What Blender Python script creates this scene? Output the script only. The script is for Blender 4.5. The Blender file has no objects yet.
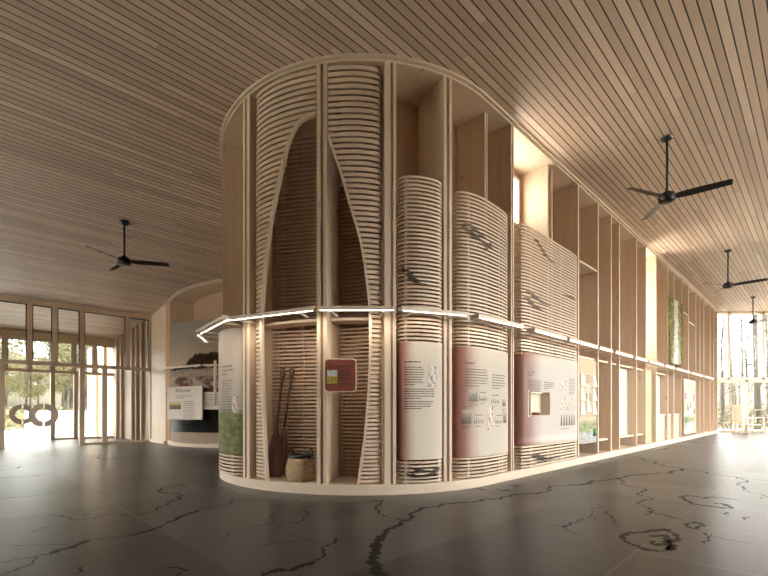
import bpy, math, random
from mathutils import Vector, noise
random.seed(7)
S2 = math.sqrt(2.0)
sc = bpy.context.scene
COL = sc.collection
EYE, F, CX, HY = 1.03, 440.0, 384.0, 409.0

# ------------------------------------------------------------------ site coordinates
def W(u, v, z=0.0):                      # building axes (u along the boards, v across) -> world
    return Vector(((u - v) / S2, (u + v) / S2, z))
def UV(x, y): return ((x + y) / S2, (y - x) / S2)
HC = 5.30
def zc(v): return HC - 0.14 * (math.sqrt((v - 5.5) ** 2 + 1.5) + v - 5.5) / 2
def zcw(p):
    return zc(UV(p[0], p[1])[1])
class Path:                              # outer line of an exhibition pod: straight flank for s>0, half round end for s<0
    def __init__(s_, cu, cv, R=2.5): s_.cu, s_.cv, s_.R = cu, cv, R
    def uv(s_, s, d):
        R = s_.R
        if s >= 0: return s_.cu + s, s_.cv - R + d
        if s < -math.pi * R: return s_.cu + (-s - math.pi * R), s_.cv + R - d
        a = -s / R
        return s_.cu - (R - d) * math.sin(a), s_.cv - (R - d) * math.cos(a)
    def __call__(s_, s, d, z=0.0):
        u, v = s_.uv(s, d); return W(u, v, z)
    def zt(s_, s, d): return zc(s_.uv(s, d)[1])
    def solve(s_, px, d=0.0, lo=-4.6, hi=22.0):
        best = None
        n = 4000
        for i in range(n + 1):
            s = lo + (hi - lo) * i / n
            p = s_(s, d)
            e = abs(CX + F * p.x / p.y - px)
            if best is None or e < best[0]: best = (e, s)
        return best[1]
    def z_at(s_, s, d, py):
        return EYE + (HY - py) * s_(s, d).y / F
POD = Path(5.19, 5.61, 2.36)
POD2 = Path(7.1, 13.0)

# ------------------------------------------------------------------ mesh builder
class MB:
    def __init__(s): s.v, s.f, s.uv, s.mi, s.sm = [], [], {}, [], []
    def vert(s, p, uv=None):
        s.v.append(Vector(p))
        if uv is not None: s.uv[len(s.v) - 1] = uv
        return len(s.v) - 1
    def face(s, idx, m=0, smooth=False): s.f.append(tuple(idx)); s.mi.append(m); s.sm.append(smooth)
    def hexa(s, p, m=0):                 # 4 bottom + 4 top points
        i = [s.vert(q) for q in p]
        for q in ((0, 3, 2, 1), (4, 5, 6, 7), (0, 1, 5, 4), (1, 2, 6, 5), (2, 3, 7, 6), (3, 0, 4, 7)):
            s.face([i[k] for k in q], m)
    def box(s, x0, x1, y0, y1, z0, z1, m=0, T=None):
        p = [(x0, y0, z0), (x1, y0, z0), (x1, y1, z0), (x0, y1, z0), (x0, y0, z1), (x1, y0, z1), (x1, y1, z1), (x0, y1, z1)]
        s.hexa([T(*q) if T else q for q in p], m)
    def sweep(s, rings, m=0, closed=False, caps=True, smooth=False):
        n = len(rings[0]); base = []
        for r in rings: base.append([s.vert(q) for q in r])
        rng = range(len(base)) if closed else range(len(base) - 1)
        for a in rng:
            b = (a + 1) % len(base)
            for k in range(n):
                s.face((base[a][k], base[a][(k + 1) % n], base[b][(k + 1) % n], base[b][k]), m, smooth)
        if caps and not closed:
            s.face(base[0][::-1], m); s.face(base[-1], m)
    def tube(s, pts, r, n=8, m=0, smooth=True):
        pts = [Vector(p) for p in pts]
        if not isinstance(r, (list, tuple)): r = [r] * len(pts)
        rings = []
        up = Vector((0, 0, 1))
        for i, p in enumerate(pts):
            t = (pts[min(i + 1, len(pts) - 1)] - pts[max(i - 1, 0)]).normalized()
            a = t.cross(up)
            if a.length < 1e-3: a = t.cross(Vector((1, 0, 0)))
            a.normalize(); b = t.cross(a)
            rings.append([p + (a * math.cos(2 * math.pi * k / n) + b * math.sin(2 * math.pi * k / n)) * r[i] for k in range(n)])
        s.sweep(rings, m, smooth=smooth)
    def lathe(s, prof, n=24, c=(0, 0, 0), m=0, smooth=True):
        rings = []
        for r, z in prof:
            rings.append([(c[0] + r * math.cos(2 * math.pi * k / n), c[1] + r * math.sin(2 * math.pi * k / n), c[2] + z) for k in range(n)])
        s.sweep(rings, m, smooth=smooth)
    def grid(s, fn, nx, ny, m=0, smooth=True, skip=None):
        idx = [[s.vert(fn(i / nx, j / ny), (i / nx, j / ny)) for i in range(nx + 1)] for j in range(ny + 1)]
        for j in range(ny):
            for i in range(nx):
                if skip and skip((i + .5) / nx, (j + .5) / ny): continue
                s.face((idx[j][i], idx[j][i + 1], idx[j + 1][i + 1], idx[j + 1][i]), m, smooth)
    def build(s, name, mat, parent=None, origin=None, recalc=True):
        o0 = Vector(origin) if origin is not None else (Vector(parent.get('_w', (0, 0, 0))) if parent else Vector((0, 0, 0)))
        if origin is None and parent is None and s.v:
            xs = [q.x for q in s.v]; ys = [q.y for q in s.v]; zs = [q.z for q in s.v]
            o0 = Vector(((min(xs) + max(xs)) / 2, (min(ys) + max(ys)) / 2, min(zs)))
        me = bpy.data.meshes.new(name)
        me.from_pydata([tuple(q - o0) for q in s.v], [], s.f)
        mats = mat if isinstance(mat, (list, tuple)) else [mat]
        for k in mats: me.materials.append(k)
        me.polygons.foreach_set('material_index', s.mi)
        me.polygons.foreach_set('use_smooth', s.sm)
        if s.uv:
            ul = me.uv_layers.new(name='UVMap')
            for l in me.loops:
                ul.data[l.index].uv = s.uv.get(l.vertex_index, (0, 0))
        me.update()
        if recalc:
            import bmesh
            b = bmesh.new(); b.from_mesh(me); bmesh.ops.recalc_face_normals(b, faces=b.faces); b.to_mesh(me); b.free()
        o = bpy.data.objects.new(name, me); COL.objects.link(o)
        if parent is not None:
            o.parent = parent; o.location = (0, 0, 0) if origin is None else o0 - Vector(parent['_w'])
        else: o.location = o0
        o['_w'] = tuple(o0)
        return o
def tag(o, label=None, cat=None, group=None, kind=None):
    if label: o['label'] = label
    if cat: o['category'] = cat
    if group: o['group'] = group
    if kind: o['kind'] = kind
    return o
def thing(name, loc, label, cat, group=None):
    o = bpy.data.objects.new(name, None); COL.objects.link(o)
    o.empty_display_size = .1
    o.location = loc; o['_w'] = tuple(loc)
    return tag(o, label, cat, group)
def struct(o): o['kind'] = 'structure'; return o

# ------------------------------------------------------------------ materials
class NT:
    def __init__(s, name):
        s.m = bpy.data.materials.new(name); s.m.use_nodes = True
        s.t = s.m.node_tree; s.t.nodes.clear()
        s.out = s.n('ShaderNodeOutputMaterial')
    def n(s, typ, **kw):
        nd = s.t.nodes.new(typ)
        for k, v in kw.items(): setattr(nd, k, v)
        return nd
    def set(s, sock, val):
        if hasattr(val, 'is_output') or isinstance(val, bpy.types.NodeSocket): s.t.links.new(val, sock)
        else: sock.default_value = val
    def math(s, op, a, b=0.0, c=None):
        nd = s.n('ShaderNodeMath', operation=op)
        s.set(nd.inputs[0], a); s.set(nd.inputs[1], b)
        if c is not None: s.set(nd.inputs[2], c)
        return nd.outputs[0]
    def mix(s, f, a, b):
        nd = s.n('ShaderNodeMix', data_type='RGBA')
        s.set(nd.inputs[0], f); s.set(nd.inputs[6], a); s.set(nd.inputs[7], b)
        return nd.outputs[2]
    def ramp(s, f, stops, interp='LINEAR'):
        nd = s.n('ShaderNodeValToRGB'); s.set(nd.inputs[0], f)
        cr = nd.color_ramp; cr.interpolation = interp
        while len(cr.elements) < len(stops): cr.elements.new(.5)
        for e, (p, c) in zip(cr.elements, stops):
            e.position = p; e.color = c if len(c) == 4 else (*c, 1)
        return nd.outputs[0]
    def coord(s, which='Object'): return s.n('ShaderNodeTexCoord').outputs[which]
    def mapping(s, vec, scale=(1, 1, 1), loc=(0, 0, 0)):
        nd = s.n('ShaderNodeMapping'); s.set(nd.inputs[0], vec); nd.inputs['Scale'].default_value = scale; nd.inputs['Location'].default_value = loc
        return nd.outputs[0]
    def noise(s, vec, scale=5, detail=3, rough=.5, dist=0):
        nd = s.n('ShaderNodeTexNoise'); s.set(nd.inputs['Vector'], vec)
        nd.inputs['Scale'].default_value = scale; nd.inputs['Detail'].default_value = detail
        nd.inputs['Roughness'].default_value = rough; nd.inputs['Distortion'].default_value = dist
        return nd.outputs[0]
    def sep(s, vec):
        nd = s.n('ShaderNodeSeparateXYZ'); s.set(nd.inputs[0], vec); return nd.outputs
    def comb(s, x, y, z=0.0):
        nd = s.n('ShaderNodeCombineXYZ'); s.set(nd.inputs[0], x); s.set(nd.inputs[1], y); s.set(nd.inputs[2], z); return nd.outputs[0]
    def white(s, vec):
        nd = s.n('ShaderNodeTexWhiteNoise', noise_dimensions='3D'); s.set(nd.inputs[0], vec); return nd.outputs[0]
    def bsdf(s, color, rough=.5, metal=0.0, spec=.5, emis=None, es=0.0, bump=None, bd=.002, bs=.5):
        b = s.n('ShaderNodeBsdfPrincipled')
        s.set(b.inputs['Base Color'], color if not isinstance(color, tuple) or len(color) == 4 else (*color, 1))
        s.set(b.inputs['Roughness'], rough); b.inputs['Metallic'].default_value = metal
        b.inputs['Specular IOR Level'].default_value = spec
        if emis: b.inputs['Emission Color'].default_value = (*emis, 1); b.inputs['Emission Strength'].default_value = es
        if bump is not None:
            bn = s.n('ShaderNodeBump'); bn.inputs['Distance'].default_value = bd; bn.inputs['Strength'].default_value = bs
            s.set(bn.inputs['Height'], bump); s.t.links.new(bn.outputs[0], b.inputs['Normal'])
        s.t.links.new(b.outputs[0], s.out.inputs[0]); return b
def c4(c): return (*c, 1)
def plain(name, c, rough=.5, metal=0, spec=.5, var=.08, scale=6):
    t = NT(name); nz = t.noise(t.coord(), scale, 3)
    t.bsdf(t.mix(nz, c4(tuple(x * (1 - var) for x in c)), c4(tuple(min(1, x * (1 + var)) for x in c))), rough, metal, spec); return t.m
def wood(name, c1, c2, scale=(18, 18, .9), rough=.55, knots=False, knotc=None):
    t = NT(name); co = t.coord()
    inf = t.n('ShaderNodeObjectInfo').outputs['Random']
    off = t.n('ShaderNodeVectorMath', operation='ADD'); t.set(off.inputs[0], co); t.set(off.inputs[1], t.comb(t.math('MULTIPLY', inf, 13.0), t.math('MULTIPLY', inf, 7.0), t.math('MULTIPLY', inf, 5.0)))
    co = off.outputs[0]
    g = t.noise(t.mapping(co, scale), 1.0, 5, .6, .6)
    g2 = t.noise(t.mapping(co, (scale[0] * 4, scale[1] * 4, scale[2] * 3)), 1.0, 2)
    f = t.math('ADD', t.math('MULTIPLY', g, .75), t.math('MULTIPLY', g2, .25))
    col = t.ramp(f, [(.3, c1), (.7, c2)])
    if knots:
        vn = t.n('ShaderNodeTexVoronoi'); t.set(vn.inputs['Vector'], t.mapping(co, (3.2, 3.2, 1.5))); vn.inputs['Scale'].default_value = 1.0
        k = t.ramp(vn.outputs['Distance'], [(.035, (1, 1, 1)), (.1, (0, 0, 0))])
        pick = t.math('GREATER_THAN', t.white(vn.outputs['Color']), .35)
        col = t.mix(t.math('MULTIPLY', t.math('MULTIPLY', k, pick), .55), col, c4(knotc or tuple(x * .4 for x in c1)))
    t.bsdf(col, rough, bump=g2, bd=.0006, bs=.3); return t.m

PALE1, PALE2 = (.56, .44, .325), (.68, .56, .435)
M = {}
M['fin'] = wood('pale_spruce', PALE1, PALE2, (14, 14, .8), .55, True)
M['pine'] = wood('knotty_pine', (.50, .385, .28), (.61, .49, .37), (11, 11, .5), .55, True, (.2, .115, .06))
M['core'] = wood('brown_timber_lining', (.34, .215, .14), (.48, .33, .23), (20, 20, .4), .6)
M['slat'] = wood('bent_ash_lath', (.54, .415, .30), (.62, .50, .38), (3, 3, 3), .5)
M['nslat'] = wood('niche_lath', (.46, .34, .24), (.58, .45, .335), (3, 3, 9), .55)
M['frame'] = wood('glazing_timber', (.53, .41, .30), (.65, .53, .41), (16, 16, .8), .5)
M['plinth'] = wood('plinth_ash', (.58, .47, .36), (.68, .57, .45), (3, 3, 14), .5)
M['rail'] = wood('rail_ash', (.60, .50, .39), (.70, .60, .49), (6, 6, 12), .45)
M['gasket'] = plain('black_gasket', (.012, .012, .013), .5)
M['black'] = plain('black_satin_metal', (.010, .009, .008), .3, 0, .4)
M['white'] = plain('white_painted_metal', (.72, .68, .62), .45)
M['render'] = plain('white_outdoor_render', (.7, .69, .67), .8)
t = NT('led_diffuser'); t.bsdf((.9, .85, .75), .5, emis=(1.0, .86, .68), es=3.5); M['led'] = t.m
t = NT('shelf_led'); t.bsdf((.9, .85, .75), .5, emis=(1.0, .84, .66), es=14.0); M['shelfled'] = t.m
t = NT('case_led'); t.bsdf((.9, .85, .75), .5, emis=(1.0, .88, .72), es=2.0); M['caseled'] = t.m
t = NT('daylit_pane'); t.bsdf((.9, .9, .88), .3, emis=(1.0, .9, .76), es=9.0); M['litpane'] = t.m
t = NT('clear_glass')
tr = t.n('ShaderNodeBsdfTransparent'); tr.inputs[0].default_value = (.95, .96, .95, 1)
gl = t.n('ShaderNodeBsdfGlossy'); gl.inputs['Roughness'].default_value = .0
fr = t.n('ShaderNodeFresnel'); fr.inputs[0].default_value = 1.16
mx = t.n('ShaderNodeMixShader'); t.t.links.new(fr.outputs[0], mx.inputs[0]); t.t.links.new(tr.outputs[0], mx.inputs[1]); t.t.links.new(gl.outputs[0], mx.inputs[2])
t.t.links.new(mx.outputs[0], t.out.inputs[0]); M['glass'] = t.m

# ceiling boards: u,v are the object's own x,y
t = NT('ceiling_boards'); co = t.coord(); x, y, z = t.sep(co)
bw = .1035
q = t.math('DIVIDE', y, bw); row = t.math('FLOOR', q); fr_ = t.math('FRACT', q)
r1 = t.white(t.comb(row, 3.1, .7))
xs = t.math('DIVIDE', t.math('ADD', x, t.math('MULTIPLY', r1, 9.0)), 3.6)
r2 = t.white(t.comb(row, t.math('FLOOR', xs), 5.3))
gr = t.noise(t.comb(t.math('MULTIPLY', x, 1.2), t.math('MULTIPLY', y, 34.0), t.math('MULTIPLY', r2, 20.0)), 1.0, 4, .6, .4)
f = t.math('ADD', t.math('MULTIPLY', r2, .6), t.math('MULTIPLY', gr, .4))
colb = t.ramp(f, [(.1, (.46, .34, .255)), (.45, (.57, .44, .345)), (.62, (.62, .485, .385)), (.95, (.77, .63, .515))])
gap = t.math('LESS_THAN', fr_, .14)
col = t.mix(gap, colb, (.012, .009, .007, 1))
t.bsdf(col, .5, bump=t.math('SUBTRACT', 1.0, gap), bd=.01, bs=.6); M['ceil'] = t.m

# floor: large polished concrete tiles
t = NT('floor_tiles'); co = t.coord(); x, y, z = t.sep(co)
TW = 1.13
qx = t.math('DIVIDE', t.math('SUBTRACT', x, 1.30), TW); qy = t.math('DIVIDE', t.math('SUBTRACT', y, .96), TW)
rt = t.white(t.comb(t.math('FLOOR', qx), t.math('FLOOR', qy), 2.2))
def edge(q_): 
    f_ = t.math('FRACT', q_); return t.math('MINIMUM', f_, t.math('SUBTRACT', 1.0, f_))
e = t.math('MINIMUM', edge(qx), edge(qy))
jt = t.math('LESS_THAN', e, .0045)
n1 = t.noise(co, 1.3, 5, .6, .5); n2 = t.noise(co, 7.0, 4, .6)
f = t.math('ADD', t.math('ADD', t.math('MULTIPLY', rt, .5), t.math('MULTIPLY', n1, .35)), t.math('MULTIPLY', n2, .2))
colf = t.ramp(f, [(.2, (.020, .0185, .0175)), (.5, (.035, .0325, .0305)), (.8, (.064, .060, .056))])
jm = t.math('MULTIPLY', jt, t.math('ADD', .25, t.math('MULTIPLY', t.math('GREATER_THAN', t.white(t.comb(t.math('FLOOR', qy), 1.0, 1.0)), .4), .5)))
col = t.mix(jm, colf, (.15, .135, .12, 1))
rg = t.math('ADD', .30, t.math('MULTIPLY', n1, .06))
t.bsdf(col, rg, spec=.22); M['floor'] = t.m
M['ink'] = plain('black_floor_ink', (.010, .0095, .009), .5, spec=.1)
M['ink2'] = plain('dark_printed_ink', (.035, .025, .02), .6)
M['txt'] = plain('grey_brown_print', (.09, .07, .06), .6)
M['txtred'] = plain('dark_print_on_red', (.05, .018, .014), .6)

def sheet_mat(name, paper=(.66, .56, .48), red=(.21, .065, .045), edge2=False):
    t = NT(name); u, v, _ = t.sep(t.coord('UV'))
    nz = t.noise(t.coord(), 9, 3); f = t.math('ADD', u, t.math('MULTIPLY', t.math('SUBTRACT', nz, .5), .05))
    stops = [(0.0, red), (.09, tuple(a * .85 + b * .15 for a, b in zip(red, paper))), (.2, tuple(a * .3 + b * .7 for a, b in zip(red, paper))), (.3, paper)]
    if edge2: stops += [(.93, paper), (1.0, tuple(a * .35 + b * .65 for a, b in zip(red, paper)))]
    t.bsdf(t.ramp(f, stops), .55); return t.m
M['sheetC'] = sheet_mat('maroon_edged_sheet', (.50, .455, .395), edge2=True)
M['sheetE'] = sheet_mat('rose_edged_sheet', (.43, .385, .345), (.17, .055, .042), True)
M['paper'] = plain('cream_board', (.66, .58, .49), .55)
M['pframe'] = plain('pale_board_edge', (.68, .58, .45), .5)
M['tan'] = wood('tan_display_board', (.44, .34, .235), (.50, .40, .285), (4, 4, 1), .55)
M['signred'] = plain('terracotta_sign', (.17, .042, .027), .5, var=.05)
def picture(name, fn):
    t = NT(name); u, v, _ = t.sep(t.coord('UV')); t.bsdf(fn(t, u, v), .5); return t.m
def meadow(t, u, v):
    uv = t.comb(u, v); n = t.noise(t.mapping(uv, (6, 10, 1)), 1, 5, .65); n2 = t.noise(t.mapping(uv, (5, 14, 1)), 1.3, 5, .7)
    g = t.ramp(n2, [(.3, (.045, .06, .02)), (.5, (.12, .14, .055)), (.7, (.27, .28, .15))])
    sky = t.ramp(v, [(.32, (.30, .31, .27)), (.52, (.40, .37, .33)), (.7, (.44, .39, .34))])
    hill = t.math('ADD', .26, t.math('MULTIPLY', n, .12))
    hz = t.mix(t.math('LESS_THAN', v, t.math('ADD', hill, .035)), sky, (.20, .22, .15, 1))
    return t.mix(t.math('LESS_THAN', v, hill), hz, g)
M['meadow'] = picture('meadow_photograph', meadow)
def stream(t, u, v):
    uv = t.comb(u, v)
    n = t.noise(t.mapping(uv, (9, 18, 1)), 1, 6, .7); nb = t.noise(t.mapping(uv, (4.2, 11, 1), (3, 2, 0)), 1, 4, .6, 1.2)
    sky = t.ramp(v, [(.58, (.78, .58, .38)), (.66, (.70, .60, .50)), (.8, (.60, .56, .52)), (1, (.46, .46, .46))])
    rise = t.math('MINIMUM', t.math('MULTIPLY', t.math('MAXIMUM', t.math('SUBTRACT', u, .40), 0.0), .5), .11)
    tree_h = t.math('ADD', t.math('ADD', .53, rise), t.math('MULTIPLY', t.noise(t.comb(t.math('MULTIPLY', u, 38.0), t.math('MULTIPLY', v, 6.0)), 1, 4, .7), .13))
    trees = t.ramp(n, [(.35, (.015, .008, .004)), (.6, (.06, .028, .01)), (.75, (.20, .10, .04))])
    water = t.ramp(nb, [(.36, (.08, .03, .012)), (.46, (.22, .10, .045)), (.5, (.30, .28, .26)), (.62, (.50, .46, .42))])
    rocks = t.ramp(n, [(.4, (.02, .02, .02)), (.6, (.005, .005, .005))])
    a = t.mix(t.math('LESS_THAN', v, tree_h), sky, trees)
    a = t.mix(t.math('LESS_THAN', v, t.math('ADD', .545, t.math('MULTIPLY', nb, .05))), a, t.ramp(n, [(.35, (.30, .23, .17)), (.6, (.5, .42, .35))]))
    a = t.mix(t.math('LESS_THAN', v, .5), a, water)
    d = t.math('ADD', .27, t.math('MULTIPLY', nb, .14))
    return t.mix(t.math('LESS_THAN', v, d), a, t.ramp(t.noise(t.mapping(uv, (40, 60, 1)), 1, 4, .7), [(.6, (.004, .004, .004)), (.8, (.03, .03, .03))]))
M['stream'] = picture('sunset_stream_photograph', stream)
def forest(t, u, v):
    uv = t.comb(u, v); n = t.noise(t.mapping(uv, (5, 13, 1)), 1, 6, .7, .4)
    wv = t.math('ADD', t.math('SUBTRACT', u, .5), t.math('MULTIPLY', t.math('SUBTRACT', t.noise(t.comb(t.math('MULTIPLY', v, 7.0), 1.0), 1, 4, .7), .5), .9))
    g = t.ramp(n, [(.3, (.015, .018, .006)), (.48, (.12, .125, .03)), (.6, (.30, .27, .07)), (.75, (.50, .46, .25))])
    return t.mix(t.math('LESS_THAN', t.math('ABSOLUTE', wv), .15), g, t.ramp(n, [(.35, (.42, .40, .37)), (.6, (.75, .73, .70))]))
M['falls'] = picture('waterfall_photograph', forest)
def pond(t, u, v):
    uv = t.comb(u, v); n = t.noise(t.mapping(uv, (5, 9, 1)), 1, 5, .65, .3)
    top = t.ramp(n, [(.3, (.06, .09, .02)), (.5, (.17, .21, .07)), (.7, (.40, .39, .27))])
    bot = t.ramp(n, [(.35, (.20, .21, .22)), (.65, (.42, .42, .42))])
    hz = t.ramp(v, [(.0, (0, 0, 0)), (.4, (0, 0, 0)), (.48, (1, 1, 1))])
    a = t.mix(hz, bot, top)
    return t.mix(t.ramp(v, [(.75, (0, 0, 0)), (1, (1, 1, 1))]), a, (.46, .37, .26, 1))
M['pond'] = picture('pond_photograph', pond)
def valley(t, u, v):
    n = t.noise(t.mapping(t.comb(u, v), (5, 8, 1)), 1, 5, .6)
    sky = t.ramp(n, [(.4, (.25, .33, .38)), (.6, (.62, .62, .58))])
    return t.mix(t.math('LESS_THAN', v, t.math('ADD', .42, t.math('MULTIPLY', n, .25))), sky, t.ramp(n, [(.35, (.05, .07, .01)), (.5, (.30, .25, .03)), (.68, (.5, .33, .10))]))
M['valley'] = picture('valley_photograph', valley)
def dusk(t, u, v):
    n = t.noise(t.mapping(t.comb(u, v), (5, 8, 1)), 1, 5, .6)
    return t.ramp(t.math('ADD', v, t.math('MULTIPLY', t.math('SUBTRACT', n, .5), .3)), [(.1, (.01, .008, .005)), (.5, (.06, .045, .015)), (.62, (.45, .28, .08)), (.9, (.45, .36, .2))])
M['dusk'] = picture('dusk_photograph', dusk)
def sepia(t, u, v):
    n = t.noise(t.mapping(t.comb(u, v), (6, 6, 1)), 1, 5, .6)
    return t.ramp(t.math('ADD', t.math('MULTIPLY', v, .5), t.math('MULTIPLY', n, .5)), [(.3, (.07, .05, .035)), (.5, (.17, .13, .09)), (.72, (.34, .28, .21))])
M['sepia'] = picture('sepia_photograph', sepia)
def monoc(t, u, v):
    n = t.noise(t.mapping(t.comb(u, v), (3, 3.5, 1)), 1, 6, .75)
    return t.ramp(n, [(.38, (.07, .055, .045)), (.46, (.30, .25, .21)), (.52, (.60, .52, .44))])
M['mono'] = picture('engraved_picture', monoc)
M['violet'] = plain('violet_flower_print', (.25, .12, .2), .6, var=.4)
M['leafgreen'] = plain('green_leaf_print', (.10, .30, .16), .6, var=.5)
M['paddle'] = wood('dark_carved_wood', (.075, .036, .022), (.16, .085, .055), (20, 20, 3), .5)
t = NT('woven_rush'); co = t.coord(); x, y, z = t.sep(co)
an = t.math('ARCTAN2', y, x)
wv = t.math('MULTIPLY', t.math('SINE', t.math('MULTIPLY', z, 330.0)), t.math('SINE', t.math('MULTIPLY', an, 46.0)))
nz = t.noise(t.mapping(co, (6, 6, 40)), 1, 4)
t.bsdf(t.ramp(t.math('ADD', t.math('MULTIPLY', nz, .8), t.math('MULTIPLY', wv, .12)), [(.2, (.25, .17, .09)), (.5, (.45, .33, .19)), (.75, (.58, .45, .28))]), .7, bump=wv, bd=.003, bs=.8); M['rush'] = t.m
M['leather'] = plain('black_leather', (.018, .015, .013), .5)
M['stone'] = plain('brown_stone_fragment', (.22, .12, .06), .8, var=.4, scale=30)
M['cavity'] = plain('cream_case_lining', (.66, .58, .47), .6)
M['door'] = wood('olive_grey_door', (.37, .33, .22), (.44, .39, .27), (10, 10, .6), .5)
M['bark'] = plain('dark_bark', (.026, .021, .015), .9, var=.5, scale=4)
M['barkp'] = plain('pale_bark', (.045, .037, .027), .9, var=.4, scale=4)
M['leaf'] = plain('yellow_green_leaves', (.075, .066, .022), .8, var=.5, scale=2)
M['leafb'] = plain('tan_dry_leaves', (.062, .050, .031), .8, var=.4, scale=2)
M['ground'] = plain('leaf_litter_ground', (.70, .66, .57), .95, var=.4, scale=1.5)
M['paving'] = plain('pale_paving', (.72, .71, .69), .8, var=.05)
M['plaster'] = wood('timber_wall_boards', (.36, .25, .16), (.46, .33, .22), (9, 9, .5), .6)

# ------------------------------------------------------------------ room shell
# floor with its printed map of rivers (built into the floor mesh as a second surface)
def uvbuild(mb, name, mat):            # mesh kept in u,v axes; the object is turned by 45 degrees
    o = mb.build(name, mat, origin=(0, 0, 0)); o.rotation_euler = (0, 0, math.pi / 4); return o
mb = MB()
U0, U1, V0, V1 = -8.0, 34.0, -5.0, 18.3
YE = 19.2; UEND = (YE + .22) * S2
mb.hexa([(U0, V0, -.12), (UEND - V0, V0, -.12), (UEND - V1, V1, -.12), (U0, V1, -.12), (U0, V0, 0), (UEND - V0, V0, 0), (UEND - V1, V1, 0), (U0, V1, 0)])
def fl(x, y):
    Y = F * EYE / (y - HY); X = (x - CX) / F * Y; return Vector(UV(X, Y))
def ink(pts, w, jit=.10, depth=3, seed=0):
    rnd = random.Random(seed)
    P = [fl(*p) for p in pts]
    for k in range(depth):
        Q = [P[0]]
        for a, b in zip(P, P[1:]):
            d = b - a; m = (a + b) / 2 + Vector((-d.y, d.x)) * rnd.uniform(-jit, jit) * 1.6
            Q += [m, b]
        P = Q
    L = [];
    n = len(P)
    for i, p in enumerate(P):
        tdir = (P[min(i + 1, n - 1)] - P[max(i - 1, 0)])
        if tdir.length < 1e-6: tdir = Vector((1, 0))
        tdir.normalize(); nn = Vector((-tdir.y, tdir.x))
        ww = w * rnd.uniform(.35, 1.3)
        L.append((mb.vert((p.x + nn.x * ww, p.y + nn.y * ww, .0012)), mb.vert((p.x - nn.x * ww, p.y - nn.y * ww, .0012))))
    for a, b in zip(L, L[1:]): mb.face((a[0], a[1], b[1], b[0]), 1)
def r(sc_, x0, pts): return [(x0 + a / sc_, 430 + b / sc_) for a, b in pts]
A = 3.84; B = 3.49
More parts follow.
